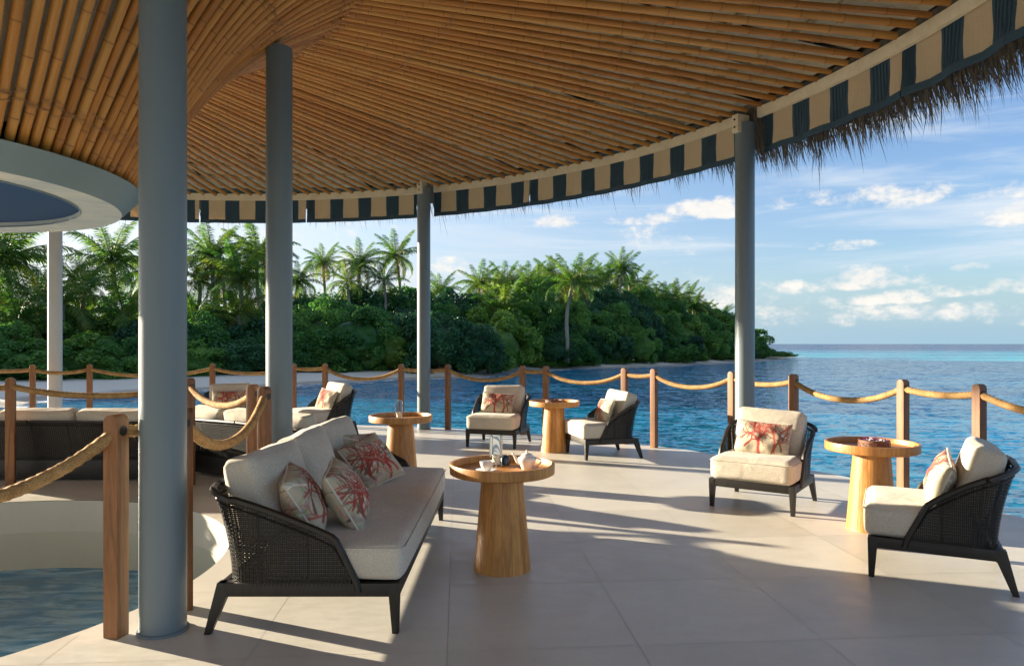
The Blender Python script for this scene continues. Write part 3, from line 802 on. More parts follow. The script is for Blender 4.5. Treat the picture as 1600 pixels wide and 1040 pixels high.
def blind(ta, tb, label, zt=Z_EAVE - .055, zb=3.80, first='n', k0=0, wave=.018, dip=0.0):
    o = empty('striped_blind', (C_EAVE[0], C_EAVE[1], 0)); tag(o, label, 'blind', 'navy and straw striped blinds hung along the eave')
    step = .285 / BL; a = ta; navy = first == 'n'; i = 0
    while a < tb - .004:
        wd = step * (.93 if navy else 1.05); b = min(a + wd, tb)
        if navy and (i == 0): b = min(a + step * .55, tb)
        n_ = 8; V = []; uv = []
        for k in range(n_ + 1):
            th = a + (b - a) * k / n_
            for j in range(7):
                fz = j / 6; z = zt + (zb + .055 - zt) * fz
                rr = BL + wave * fz * math.sin(th * 95 + ta * 50) + .008 * math.sin(th * 260 + j) * fz
                V.append(pol(rr, th, z)); uv.append((th * BL, z))
        m1 = len(V)
        Vo = [v + np.array([v[0], v[1], 0]) / np.hypot(v[0], v[1]) * .006 for v in V]
        Fc = [(k * 7 + j, (k + 1) * 7 + j, (k + 1) * 7 + j + 1, k * 7 + j + 1) for k in range(n_) for j in range(6)]
        Fc += [tuple(m1 + q for q in reversed(f)) for f in Fc]
        me_ = mesh('navy_stripe' if navy else 'straw_stripe', list(V) + Vo, Fc, NAVY if navy else BLIND, True, uv + uv)
        ob('navy_stripe' if navy else 'straw_stripe', me_, o)
        if navy:   # raised cords on the navy bands
            m_ = MB()
            for q in range(1, 6):
                th = a + (b - a) * q / 6
                m_.tube([pol(BL - .006 + wave * f_ * math.sin(th * 95 + ta * 50), th, zt + (zb + .06 - zt) * f_) for f_ in (0, .33, .66, 1)], .004, 4, False)
            ob('cord', m_.me('cord', NAVY), o)
        a = b; navy = not navy; i += 1
    V = []; n_ = max(6, int((tb - ta) * 60))
    for k in range(n_ + 1):
        th = ta + (tb - ta) * k / n_; rr = BL + wave * math.sin(th * 95 + ta * 50)
        V += [pol(rr - .006, th, zb - .01), pol(rr + .012, th, zb - .01), pol(rr + .012, th, zb + .055), pol(rr - .006, th, zb + .055)]
    Fc = [(k * 4 + j, k * 4 + (j + 1) % 4, (k + 1) * 4 + (j + 1) % 4, (k + 1) * 4 + j) for k in range(n_) for j in range(4)] + [(0, 3, 2, 1), (n_ * 4, n_ * 4 + 1, n_ * 4 + 2, n_ * 4 + 3)]
    ob('hem', mesh('hem', V, Fc, NAVY), o)
g_ = .0012
blind(th_of(150, BL), th_of(312, BL) - g_, 'striped blind furthest left, mostly hidden behind the thick column', first='b')
blind(th_of(312, BL) + g_, th_of(479, BL) - g_, 'striped blind behind the second column, over the left palms')
blind(th_of(479, BL) + g_, th_of(651, BL), 'striped blind ending at the slim far column from the left')
blind(th_of(678, BL), th_of(828, BL) - g_, 'short striped blind starting just right of the slim far column')
blind(th_of(828, BL) + g_, th_of(1152, BL), 'long striped blind ending at the column behind the armchair')
blind(th_of(1193, BL), th_of(1411, BL) - g_, 'striped blind starting right of the column behind the armchair', wave=.022)
blind(th_of(1411, BL) + g_, R(106), 'striped blind nearest the viewer at the upper right corner', wave=.03)
for a in (-60, -42): blind(R(a), R(a + 16), 'striped blind out at the far left side of the roof') if False else None

# ================================================================ RAIL: posts and ropes
def post_mesh():
    m_ = MB(); w_ = .043; d = .041; h = 1.14; bot = []; prof = [(-w_, 0), (w_, 0), (w_, h - .04)]
    for k in range(1, 9):
        a = math.pi * k / 9; prof.append((w_ * math.cos(a), h - .04 + .04 * math.sin(a)))
    prof.append((-w_, h - .04)); n_ = len(prof)
    m_.add([(x, -d, z) for x, z in prof] + [(x, d, z) for x, z in prof],
           [tuple(range(n_)), tuple(reversed(range(n_, 2 * n_)))] + [(i, i + n_, (i + 1) % n_ + n_, (i + 1) % n_) for i in range(n_)])
    return bevelled(m_.me('rope_post', POST), .007, 2)
PM = post_mesh()
ROP = 0.029
HOLEM = MB(); HOLEM.lathe([(.027, 0), (.027, .0015), (.02, .002)], 16); HOLEM = HOLEM.me('grommet', DARKW)
def post(x, y, rz, label, h=1.0, group='wooden rope posts along the outer deck edge'):
    e = empty('rope_post', (x, y, 0), rz); ob('shaft', PM, e, sc=(1, 1, h))
    for s in (-1, 1): ob('grommet', HOLEM, e, (s * .0432, 0, 1.055 * h), (0, R(90 * s), 0))
    tag(e, label, 'post', group); return (x, y)
RPO = 9.0
pu = [(51, 'rope post left of the palest slim column'), (140, 'rope post just right of the palest slim column'), (332, 'rope post behind the far armchair that faces the viewer'),
      (459, 'rope post at the right edge of the column behind the sofa'), (508, 'rope post behind the leftmost of the side-turned armchairs'),
      (627, 'rope post behind the candle on the second table'), (700, 'rope post just right of the slim far column'),
      (817, 'rope post behind the shoulder of the middle armchair'), (853, 'rope post behind the far table with the wooden box'),
      (976, 'rope post behind the armchair right of the far table'), (1022, 'full-height rope post standing alone right of the side-turned armchair'),
      (1144, 'rope post touching the left of the column behind the armchair'), (1240, 'rope post rising behind the back of the frontal cream armchair'),
      (1411, 'rope post behind the right table'), (1530, 'rope post behind the back of the rightmost armchair')]
pp = []
for u, lab in pu:
    x, y = on_circle(u, C_DECK, RPO); a = math.atan2(x - C_DECK[0], y - C_DECK[1]); post(x, y, -a, lab); pp.append((x, y))
def th_deck(deg): return (C_DECK[0] + RPO * math.sin(R(deg)), C_DECK[1] + RPO * math.cos(R(deg)))
last = math.degrees(math.atan2(pp[-1][0] - C_DECK[0], pp[-1][1] - C_DECK[1]))
extra_r = [th_deck(last + 11), th_deck(last + 16)]
first = math.degrees(math.atan2(pp[0][0] - C_DECK[0], pp[0][1] - C_DECK[1]))
extra_l = [th_deck(first - 5), th_deck(first - 16), th_deck(first - 21)]
for q in extra_r: post(q[0], q[1], 0, 'rope post just outside the right edge of the picture')
for q in extra_l: post(q[0], q[1], 0, 'rope post beyond the left edge of the picture')


def rope(a, b, sag, label, group='sagging ropes of the outer rail', z0=1.05, z1=1.05, fuzz=0, thick=ROP):
    a = np.array([a[0], a[1], z0]); b = np.array([b[0], b[1], z1]); L_ = np.linalg.norm(b - a); N_ = max(24, int(L_ / .022)); N_ = min(N_, 130)
    pts = []
    for k in range(N_ + 1):
        t_ = k / N_; q = a + (b - a) * t_; q[2] -= sag * (1 - abs(2 * t_ - 1) ** 2.2); pts.append(q)
    P = np.array(pts); T = np.gradient(P, axis=0); T /= np.linalg.norm(T, axis=1)[:, None]; n_ = 12; V = []
    for i in range(N_ + 1):
        side = np.cross([0, 0, 1], T[i]); side /= np.linalg.norm(side); up = np.cross(T[i], side); tw = 2 * math.pi * (L_ * i / N_) / .14
        for k in range(n_):
            an = 2 * math.pi * k / n_; rr = thick * (1 + .38 * abs(math.sin(1.5 * (an + tw))) - .16); V.append(P[i] + rr * (side * math.cos(an) + up * math.sin(an)))
    Fc = [(i * n_ + k, i * n_ + (k + 1) % n_, (i + 1) * n_ + (k + 1) % n_, (i + 1) * n_ + k) for i in range(N_) for k in range(n_)]
    e = empty('rope', (0, 0, 0)); e.location = tuple((a + b) / 2 - np.array([0, 0, sag])); off = np.array(e.location)
    ob('rope_body', mesh('rope_body', np.array(V) - off, Fc, ROPE, True), e)
    V = []; Fc = []
    for k in range(int(fuzz * L_)):
        i = nr.integers(0, N_); q = P[i]; d = nr.normal(0, 1, 3); d -= T[i] * np.dot(d, T[i]) * .6; d /= np.linalg.norm(d); s = np.cross(d, T[i]); s /= np.linalg.norm(s) + 1e-9
        l = thick + nr.uniform(.006, .024); q0 = q + d * thick * .8; q1 = q + d * l + T[i] * nr.normal(0, .012); b_ = len(V)
        V += [q0 - s * .0011, q0 + s * .0011, q1]; Fc.append((b_, b_ + 1, b_ + 2))
    if V:
        f = ob('fibres', mesh('fibres', np.array(V) - off, Fc, ROPE), e); f['kind'] = 'stuff'
    tag(e, label, 'rope', group)


names = ['rope crossing in front of the palest slim column', 'long rope right of the palest slim column', 'rope above the far armchair that faces the viewer', 'short rope between the two posts right of the sofa column',
         'sagging rope left of the candle on the second table', 'short rope passing behind the slim far column', 'sagging rope left of the middle armchair', 'short taut rope above the middle armchair and far table',
         'sagging rope between the far table and its right armchair', 'short rope joining the two posts right of the far table', 'sagging rope left of the column behind the cream armchair',
         'short rope passing behind the column at the cream armchair', 'sagging rope above the right table, from the frontal armchair to the next post', 'rope between the two rightmost posts']
sags = [.06, .13, .10, .02, .19, .03, .17, .015, .16, .03, .15, .06, .17, .04]
for i in range(len(pp) - 1): rope(pp[i], pp[i + 1], sags[i], names[i], fuzz=60)
rope(pp[-1], extra_r[0], .13, 'rope leaving the picture at the right edge', fuzz=60); rope(extra_r[0], extra_r[1], .04, 'rope outside the right edge')
rope(extra_l[0], pp[0], .02, 'rope coming in at the left edge of the picture', fuzz=30); rope(extra_l[1], extra_l[0], .18, 'rope outside the left edge'); rope(extra_l[2], extra_l[1], .03, 'rope further outside the left edge')
# inner rail round the water hole
g2 = 'wooden rope posts round the water opening'
hp = {'near': (-2.035, 3.685), 'hid': (-1.855, 4.06), 'far': (-3.42, 7.60), 'pa': (-2.32, 6.42), 'pb': (-2.10, 6.08), 'lf': (-5.33, 7.62)}
def tohole(x, y): return -math.atan2(x - C_HOLE[0], y - C_HOLE[1])
post(*hp['near'], R(-12), 'big rope post nearest the viewer, left of the thick column', 1.0, g2)
post(*hp['hid'], R(-60), 'rope post half hidden behind the right side of the thick column', 1.0, g2)
post(*hp['far'], tohole(*hp['far']), 'thin-looking rope post just right of the thick column, in front of the left sofas', 1.0, g2)
post(*hp['pa'], R(-20), 'left one of the two posts standing together by the second column', 1.0, g2)
post(*hp['pb'], R(-20), 'right one of the two posts standing together by the second column', 1.0, g2)
post(*hp['lf'], tohole(*hp['lf']), 'rope post at the left edge in front of the long sofa back', 1.0, g2)
gg = 'ropes of the rail round the water opening'
rope(hp['lf'], hp['far'], .10, 'rope running along the back of the left sofa', gg, fuzz=100)
rope(hp['far'], hp['pa'], .15, 'rope from the thin-looking post to the left one of the paired posts', gg, fuzz=150)
rope(hp['pb'], hp['hid'], .24, 'bristly rope sagging from the right one of the paired posts behind the near sofa', gg, fuzz=400)
rope(hp['near'], hp['hid'], .01, 'short rope between the big near post and the thick column', gg, fuzz=400)
rope((-3.10, 2.70), hp['near'], .26, 'thick bristly rope rising from the left edge to the big near post', gg, fuzz=900, z0=.98)
post(-3.10, 2.70, R(-60), 'rope post just outside the left edge near the viewer', 1.0, g2)
post(-6.3, 7.1, R(30), 'rope post outside the left edge behind the opening', 1.0, g2)
rope((-6.3, 7.1), hp['lf'], .06, 'rope entering at the left edge by the long sofa back', gg)

# ================================================================ FURNITURE
def shell_parts(Wd, D, low=.245, rail_z=(.19, .262), shade_panel=None):
    """meshes of a woven seat frame: width Wd, depth D; front is -y"""
    hw = Wd / 2 - .02; yf, yr = -D / 2, D / 2 - .085; a0 = yf + .22; rc = .17
    # plan path at the bottom rail, left front -> back -> right front
    path = []
    for k in range(14): path.append((-hw, a0 + (yr - rc - a0) * k / 13))
    for k in range(1, 11):
        a = math.pi / 2 * k / 10; path.append((-hw + rc - rc * math.cos(a), yr - rc + rc * math.sin(a)))
    nb_ = max(6, int((2 * (hw - rc)) / .06))
    for k in range(1, nb_): path.append((-hw + rc + 2 * (hw - rc) * k / nb_, yr))
    half = path[:]
    path += [(-x, y) for x, y in reversed(half[:24])]
    P = np.array(path); seg = np.r_[0, np.cumsum(np.hypot(*np.diff(P, axis=0).T))]; Ltot = seg[-1]
    N_ = int(Ltot / .0105); s = np.linspace(0, Ltot, N_); X = np.interp(s, seg, P[:, 0]); Y = np.interp(s, seg, P[:, 1])
    tx = np.gradient(X); ty = np.gradient(Y); ln = np.hypot(tx, ty); nx, ny = -ty / ln, tx / ln
    # outward normal check
    sgn = np.sign((nx * X + ny * (Y - a0))); nx *= np.where(sgn < 0, -1, 1); ny *= np.where(sgn < 0, -1, 1)
    yy = Y - a0; ym = yr - a0
    def top(yv, xv):
        st = np.clip(yv / .11, 0, 1) * .225 + .265
        rise = np.clip((yv - .11) / (ym - .11), 0, 1); return st + .245 * rise ** .9 + .02 * np.clip(1 - np.abs(xv) / hw, 0, 1)
    ZT = top(yy, X)
    backness = np.clip((yy - .10) / (ym - .10), 0, 1)
    def pos(i, z):
        f = np.clip((z - low) / .5, 0, 1.2); o_ = .10 * backness[i] * f ** 1.7 + .0 ; return np.array([X[i] + nx[i] * o_ * (.55 if abs(ny[i]) < .5 else 1), Y[i] + ny[i] * o_, z])
    mesh_ = MB(); V = []; Fc = []
    hwid = .0032
    for i in range(N_):           # uprights
        K = 7; zs = np.linspace(low, ZT[i], K); t_ = np.array([tx[i] / ln[i], ty[i] / ln[i], 0]); b = len(V)
        o_ = np.array([nx[i], ny[i], 0]) * (.0018 if i % 2 else -.0018)
        for z in zs:
            q = pos(i, z) + o_; V += [q - t_ * hwid, q + t_ * hwid]
        Fc += [(b + 2 * k, b + 2 * k + 1, b + 2 * k + 3, b + 2 * k + 2) for k in range(K - 1)]
    z = low + .01; row = 0
    while z < ZT.max():
        prev = None; step_ = 3
        for i in range(0, N_, step_):
            if ZT[i] > z:
                q = pos(i, z) + np.array([nx[i], ny[i], 0]) * (.002 if row % 2 else -.002); b = len(V); V += [q - np.array([0, 0, .0035]), q + np.array([0, 0, .0035])]
                if prev is not None: Fc.append((prev, b, b + 1, prev + 1))
                prev = b
            else: prev = None
        z += .0105; row += 1
    weave = mesh('woven_panel', V, Fc, WEAVE)
    m_ = MB(); pts = [pos(i, ZT[i]) for i in list(range(0, N_, max(1, N_ // 120))) + [N_ - 1]]
    pts = [np.array([-hw, a0 - .012, low - .03])] + pts + [np.array([hw, a0 - .012, low - .03])]
    m_.tube(pts, .019, 6); rail = soft(m_.me('top_rail', DARKW), 50)
    m_ = MB(); pts = [pos(i, ZT[i] - .045) for i in range(6, N_ - 6, max(1, N_ // 90))]; m_.tube(pts, .007, 5); rail2 = soft(m_.me('woven_edge', WEAVE), 50)
    # stays inside the woven panel
    m_ = MB()
    for i in [int(N_ * f) for f in ((.12, .25, .38, .5, .62, .75, .88) if Wd < 1.2 else (.07, .14, .2, .3, .4, .5, .6, .7, .8, .86, .93))]:
        pts = [pos(i, low + (ZT[i] - low) * k / 6) - np.array([nx[i], ny[i], 0]) * .014 for k in range(7)]; m_.tube(pts, .010, 6)
    stays = soft(m_.me('stay', DARKW), 50)
    z0, z1 = rail_z; fr = MB(); e = .036
    fr.box(-hw - .002, hw + .002, yf, yf + e, z0, z1); fr.box(-hw, hw, yr - e + .02, yr + .02, z0, z1)
    for s_ in (-1, 1): fr.box(min(s_ * hw, s_ * (hw - e)), max(s_ * hw, s_ * (hw - e)), yf + e, yr - e + .02, z0 + .002, z1 - .002)
    fr.box(-hw + e, hw - e, yf + e, yr - e, z1 - .03, z1 - .012)
    frame = bevelled(fr.me('seat_frame', DARKW), .004)
    def leg(sx, rear):
        m_ = MB(); a = .030; b = .017
        if rear: x0, y0, x1, y1 = sx * (hw - .03), yr - .01, sx * (hw - .005), D / 2 - .01
        else: x0, y0, x1, y1 = sx * (hw - .024), yf + .028, sx * (hw - .02), yf + .02
        A = 1.3 if rear else 1.0
        sq = lambda cx, cy, r, rz, z: [(cx - r, cy - rz, z), (cx + r, cy - rz, z), (cx + r, cy + rz, z), (cx - r, cy + rz, z)]
        m_.prism(sq(x1, y1, b, b, 0), sq(x0, y0, a * .95, a * A, z1 - .012 if not rear else z1)); return bevelled(m_.me('leg', DARKW), .003)
    legs = [leg(sx, r_) for sx in (-1, 1) for r_ in (False, True)]
    return dict(weave=weave, rail=rail, rail2=rail2, stays=stays, frame=frame, legs=legs, hw=hw, yf=yf, yr=yr)


def cushion_me(name, w_, d, h, r, bulge, seed=0, n=14):
    V, Fc = rounded_box(w_, d, h, r, bulge, n, seed); return mesh(name, V, Fc, CREAM, True)


def piping_me(w_, d, h, r, z, off=.0):
    pts = []; hw_, hd = w_ / 2, d / 2
    for cx, cy, a0 in ((hw_ - r, hd - r, 0), (-hw_ + r, hd - r, 90), (-hw_ + r, -hd + r, 180), (hw_ - r, -hd + r, 270)):
        for k in range(5):
            a = R(a0 + 22.5 * k); pts.append((cx + (r + off) * math.cos(a), cy + (r + off) * math.sin(a), z))
    pts.append(pts[0]); m_ = MB(); m_.tube(pts, .0045, 5, False); return m_.me('piping', CREAM, True)


# ---- coral pillow print
def coral_tex(nu, nv, w_, h, seed):
    g = random.Random(seed); X, Y = np.meshgrid(np.linspace(0, w_, nu), np.linspace(0, h, nv), indexing='ij')
    img = np.ones((nu, nv, 3)) * np.array([.50, .44, .32])
    def stamp(x0, y0, x1, y1, r, col, soft_=.6):
        dx, dy = x1 - x0, y1 - y0; L2 = dx * dx + dy * dy + 1e-9; t_ = np.clip(((X - x0) * dx + (Y - y0) * dy) / L2, 0, 1)
        d = np.hypot(X - x0 - t_ * dx, Y - y0 - t_ * dy); a = np.clip((r - d) / (r * soft_) , 0, 1)[..., None]; img[:] = img * (1 - a) + np.array(col) * a
    def grow(x, y, a, l, r, dep, col):
        if dep == 0 or r < .0012: return
        n_ = 4
        for _ in range(n_):
            a += g.uniform(-.28, .28); x1, y1 = x + math.cos(a) * l / n_, y + math.sin(a) * l / n_; cc = [c * g.uniform(.8, 1.2) for c in col]; stamp(x, y, x1, y1, r, cc); x, y = x1, y1; r *= .96
        for _ in range(g.choice((2, 2, 3))): grow(x, y, a + g.choice((-1, 1)) * g.uniform(.25, .85), l * g.uniform(.65, .88), r * .74, dep - 1, col)
    for _ in range(5): grow(g.uniform(0, w_), g.uniform(0, h), g.uniform(0, 6.3), .10, .014, 4, (.40, .36, .27))
    for _ in range(3): grow(g.uniform(0, w_), g.uniform(0, h), g.uniform(0, 6.3), .09, .010, 4, (.74, .70, .62))
    for _ in range(6): grow(g.uniform(0, w_), g.uniform(-.02, h * .6), g.uniform(.6, 2.5), .10, .012, 4, (.20, .11, .08))
    for _ in range(5): grow(g.uniform(0, w_), g.uniform(0, h * .8), g.uniform(.2, 2.9), .07, .009, 4, (.42, .13, .10))
    grow(w_ * g.uniform(.35, .6), 0.01, 1.57, .11, .019, 5, (.40, .055, .045)); grow(w_ * g.uniform(.7, .85), h * .1, 1.9, .10, .015, 5, (.42, .085, .065)); grow(w_ * g.uniform(.1, .25), h * .2, 1.1, .09, .014, 5, (.36, .07, .055))
    for _ in range(2): grow(g.uniform(0, w_), h * g.uniform(.3, .6), g.uniform(0, 6.3), .07, .005, 4, (.60, .30, .20))
    return img


def pillow_me(w_, h, t_, seed):
    nu, nv = 110, int(110 * h / w_); tex = [coral_tex(nu, nv, w_, h, seed + s) for s in (0, 50)]
    U, Vv = np.meshgrid(np.linspace(-1, 1, nu), np.linspace(-1, 1, nv), indexing='ij')
    pinch = 1 - .07 * (U ** 2) * (1 - Vv ** 2) * 1 - .0; x = U * w_ / 2 * (1 - .05 * (1 - Vv ** 2) * U ** 2 * 1.0); z = Vv * h / 2 * (1 - .06 * (1 - U ** 2) * Vv ** 2)
    body = np.clip((1 - U ** 4) * (1 - Vv ** 4), 0, 1) ** .45 * (.62 + .38 * (1 - U ** 2) * (1 - Vv ** 2))
    wr = .010 * np.sin(U * 7 + seed) * np.cos(Vv * 5 + seed) * body
    V = []; Fc = []; col = []
    for sg in (-1, 1):
        y = sg * (t_ / 2 * body) + wr; b = len(V) and V[0].shape[0] * V[0].shape[1]
        V.append(np.stack([x, y, z], -1)); col.append(tex[0 if sg < 0 else 1])
        for i in range(nu - 1):
            for j in range(nv - 1):
                q = [b + i * nv + j, b + (i + 1) * nv + j, b + (i + 1) * nv + j + 1, b + i * nv + j + 1]; Fc.append(tuple(q if sg < 0 else reversed(q)))
    me_ = mesh('pillow_cover', np.concatenate([a.reshape(-1, 3) for a in V]), Fc, CORAL, True, None, {'print': np.concatenate([a.reshape(-1, 3) for a in col])})
    ed = [(i, 0) for i in range(0, nu, 4)] + [(nu - 1, j) for j in range(0, nv, 4)] + [(i, nv - 1) for i in range(nu - 1, 0, -4)] + [(0, j) for j in range(nv - 1, 0, -4)]; ed.append(ed[0])
    m_ = MB(); m_.tube([(x[a], 0, z[a]) for a in ed], .0055, 6, False); return me_, m_.me('pillow_piping', PIPE, True)


PIL = [pillow_me(.50, .33, .15, 3), pillow_me(.50, .33, .15, 12), pillow_me(.42, .39, .21, 21), pillow_me(.42, .39, .21, 30)]


def pillow(k, loc, rot, label, group='coral print pillows'):
    e = empty('throw_pillow', loc); e.rotation_mode = 'XYZ'; e.rotation_euler = rot; ob('cover', PIL[k][0], e); ob('piping', PIL[k][1], e); tag(e, label, 'pillow', group); return e


CH = shell_parts(.80, .80)
seatc = cushion_me('seat_cushion', .735, .60, .20, .042, (.008, .010, .012), 1); seatp = piping_me(.735, .60, .20, .042, .072, .006)
backc = cushion_me('back_cushion', .62, .17, .43, .036, (.004, .028, .004), 2); 
def back_pipe(w_, h, y):
    pts = [(-w_, y, -h), (-w_, y, h), (w_, y, h), (w_, y, -h), (-w_, y, -h)]; m_ = MB(); q = []
    for a, b in zip(pts, pts[1:]):
        for k in range(4): q.append(tuple(a[i] + (b[i] - a[i]) * k / 4 for i in range(3)))
    q.append(q[0]); m_.tube(q, .004, 5, False); return m_.me('piping', CREAM, True)


def frame_objs(e, G):
    ob('seat_frame', G['frame'], e); ob('top_rail', G['rail'], e); ob('woven_edge', G['rail2'], e); ob('stay', G['stays'], e)
    o = ob('woven_panel', G['weave'], e); o['kind'] = 'stuff'
    for l in G['legs']: ob('leg', l, e)


def armchair(x, y, fx, fy, label, plab, pk=0, pslide=0.0, ptilt=0.0):
    rz = math.atan2(fy, fx) + math.pi / 2           # local -y looks along (fx, fy)
    e = empty('armchair', (x, y, 0), rz); frame_objs(e, CH)
    s_ = ob('seat_cushion', seatc, e, (0, CH['yf'] + .30 - .022, .263 + .10)); ob('piping', seatp, s_)
    b_ = ob('back_cushion', backc, e, (rnd.uniform(-.01, .01), .22, .645), (R(-17), R(rnd.uniform(-2.5, 2.5)), R(rnd.uniform(-4, 4))))
    tag(e, label, 'armchair', 'black woven armchairs with cream cushions')
    c_, s2 = math.cos(rz), math.sin(rz); lx, ly = pslide, .015
    pillow(pk, (x + lx * c_ - ly * s2, y + lx * s2 + ly * c_, .605), (R(-20), R(ptilt), rz), plab)


def from_legs(fr_r, F_, R_=None):      # chair centre from the viewer-right front leg
    return fr_r
def centre(flx, fly, frx, fry, fx, fy): return ((flx + frx) / 2 - fx * .385, (fly + fry) / 2 - fy * .385)
armchair(-4.45, 11.25, .22, -.975, 'armchair furthest away at the left, facing the viewer over the sofa cushions', 'coral pillow on the far left armchair seen above the sofas', 0)
armchair(-3.02, 11.55, -.72, -.69, 'side-turned armchair left of the table with the candle', 'coral pillow on the armchair left of the candle table', 1, .03, 4)
cx, cy = centre(-.646, 10.45, .032, 10.27, -.29, -.957); armchair(cx, cy, -.29, -.957, 'armchair facing the viewer just left of the far table', 'coral pillow on the armchair left of the far table', 0, -.03, 3)
cx, cy = centre(.76, 9.94, .958, 9.25, -.966, -.26); armchair(cx, cy, -.966, -.26, 'armchair turned left just right of the far table', 'coral pillow on the armchair right of the far table', 1, .02, -5)
cx, cy = centre(1.856, 6.64, 2.44, 6.245, -.575, -.818); armchair(cx, cy, -.575, -.818, 'large cream armchair in front of the grey column, facing the viewer', 'coral pillow on the armchair in front of the column', 0, -.01, 3)
fx, fy = -.885, .466
# right chair: viewer-side legs at (2.33,4.64) front and (2.99,4.275) rear
nx_, ny_ = .466, .885
cx, cy = (2.33 + 2.99) / 2 + nx_ * .36, (4.64 + 4.275) / 2 + ny_ * .36
armchair(cx, cy, fx, fy, 'rightmost armchair nearest the viewer, seen from its woven side', 'coral pillow on the rightmost armchair', 1, .08, 8)

# sofas
def sofa(x, y, rz, L_, D, label, ncush=3, shade_panel=False):
    G = shell_parts(L_, D, rail_z=(.19, .262) if not shade_panel else (.06, .262)); e = empty('sofa', (x, y, 0), rz); frame_objs(e, G)
    sw = L_ - .07; sd_ = D - .26
    s_ = ob('seat_cushion', cushion_me('sofa_seat', sw, sd_, .20, .042, (.01, .015, .006), 3, 18), e, (0, G['yf'] + sd_ / 2 - .02, .263 + .10)); ob('piping', piping_me(sw, sd_, .20, .042, .074, .005), s_)
    bw = (L_ - .20) / ncush
    bm = cushion_me('sofa_back', bw - .03, .17, .47, .04, (-.004, .07, .004), 5)
    for i in range(ncush): ob('back_cushion', bm, e, ((i - (ncush - 1) / 2) * bw, G['yr'] - .105, .66 + .004 * (i % 2)), (R(-15), 0, R((-3, 2.5, -2.5)[i % 3])))
    if shade_panel:
        m_ = MB(); m_.box(-L_ / 2 + .03, L_ / 2 - .03, G['yr'] - .01, G['yr'] + .012, .03, .262); ob('shade_panel', m_.me('shade_panel', WEAVE), e)  # black panel near the floor, stands in for shade and legs under the sofa
    if shade_panel: e.scale = (1, 1, .87)
    tag(e, label, 'sofa', 'black woven sofas with cream cushions'); return e
sofa(-1.085, 4.92, R(90), 2.46, 1.0, 'long cream sofa nearest the viewer with four coral pillows')
sofa(-5.235, 8.32 - .05, R(180), 2.70, .95, 'long sofa at the far left seen from its black back', shade_panel=True)
sofa(-2.70, 8.12, R(180 - 34), 2.30, .95, 'angled sofa seen from behind between the thick column and the paired posts', shade_panel=True)
pg = 'coral print pillows on the near sofa'
pillow(2, (-1.17, 4.02, .625), (R(-30), R(-8), R(104)), 'coral pillow nearest the arm of the near sofa', pg)
pillow(3, (-.965, 4.17, .625), (R(-30), R(-6), R(98)), 'second coral pillow from the near arm of the front sofa', pg)
pillow(2, (-1.14, 5.60, .625), (R(-34), R(3), R(58)), 'rear coral pillow of the overlapping pair at the near sofa far end', pg)
pillow(3, (-1.05, 5.36, .62), (R(-42), R(-9), R(60)), 'front coral pillow of the overlapping pair at the near sofa far end', pg)

# tables
def table_parts():
    m_ = MB(); m_.lathe([(.20, .632), (.335, .632), (.350, .640), (.352, .700), (.350, .706), (.334, .706), (.331, .700), (.329, .664), (.30, .662), (.0001, .662)], 72); top_ = soft(m_.me('tray_top', TEAK), 35)
    staves = []; ns_ = 16
    for k in range(ns_):     # staves of the pedestal, joints recessed
        a, b = 2 * math.pi * (k + .008) / ns_, 2 * math.pi * (k + .992) / ns_; V = []
        for (r, z) in ((.192, .0), (.190, .012), (.137, .632)):
            for q in range(4):
                th = a + (b - a) * q / 3; V.append((r * math.cos(th), r * math.sin(th), z))
            for q in range(4):
                th = a + (b - a) * (3 - q) / 3; V.append(((r - .03) * math.cos(th), (r - .03) * math.sin(th), z))
        Fc = [(i * 8 + j, i * 8 + (j + 1) % 8, (i + 1) * 8 + (j + 1) % 8, (i + 1) * 8 + j) for i in range(2) for j in range(8)] + [tuple(reversed(range(8))), tuple(range(16, 24))]
        staves.append(mesh('stave', V, Fc, TEAK, False))
    m_ = MB(); m_.lathe([(.185, .004), (.130, .628)], 32); core = m_.me('pedestal_core', DARKW)
    return top_, staves, core
TP = table_parts()
def table(x, y, label, rz=0.0):
    e = empty('side_table', (x, y, 0), rz); ob('tray_top', TP[0], e); p_ = ob('pedestal', TP[2], e)
    for s_ in TP[1]: ob('stave', s_, p_)
    tag(e, label, 'table', 'round teak tray tables')
table(-.065, 4.80, 'teak tray table in front carrying the white teapot and cup')
table(-1.245, 8.02, 'teak tray table behind the near sofa with a candle glass on it', .4)
table(.592, 10.02, 'furthest teak tray table between two armchairs, with a small wooden box', .9)
table(2.92, 5.82, 'teak tray table at the right with the petal-topped wooden box', 1.3)

def lathe_me(name, prof, mat, n_=32, ang=35): m_ = MB(); m_.lathe(prof, n_); return soft(m_.me(name, mat), ang)
TZ = .663
def lamp(x, y, label, s=1.0, dark=False):
    e = empty('candle_glass', (x, y, TZ)); e.scale = (s, s, s)
    ob('glass', lathe_me('glass', [(.043, .002), (.044, .006), (.045, .205), (.0435, .207), (.042, .205), (.041, .012), (.0001, .010)], GLASS, 40), e)
    ob('base', lathe_me('base', [(.046, .0), (.046, .0018)], DARKG, 32), e)
    m_ = MB(); ob('candle', lathe_me('candle', [(.027, .012), (.0275, .016), (.0275, .072), (.024, .076), (.0001, .070)], WAX), e)
    m_.tube([(0, 0, .070), (.001, 0, .082)], .0012, 5); ob('wick', m_.me('wick', DARKG), e); tag(e, label, 'candle glass', 'clear candle glasses')
lamp(-.11, 4.93, 'clear candle glass behind the cup on the front table')
lamp(-1.262, 8.0, 'clear candle glass on the table behind the near sofa')
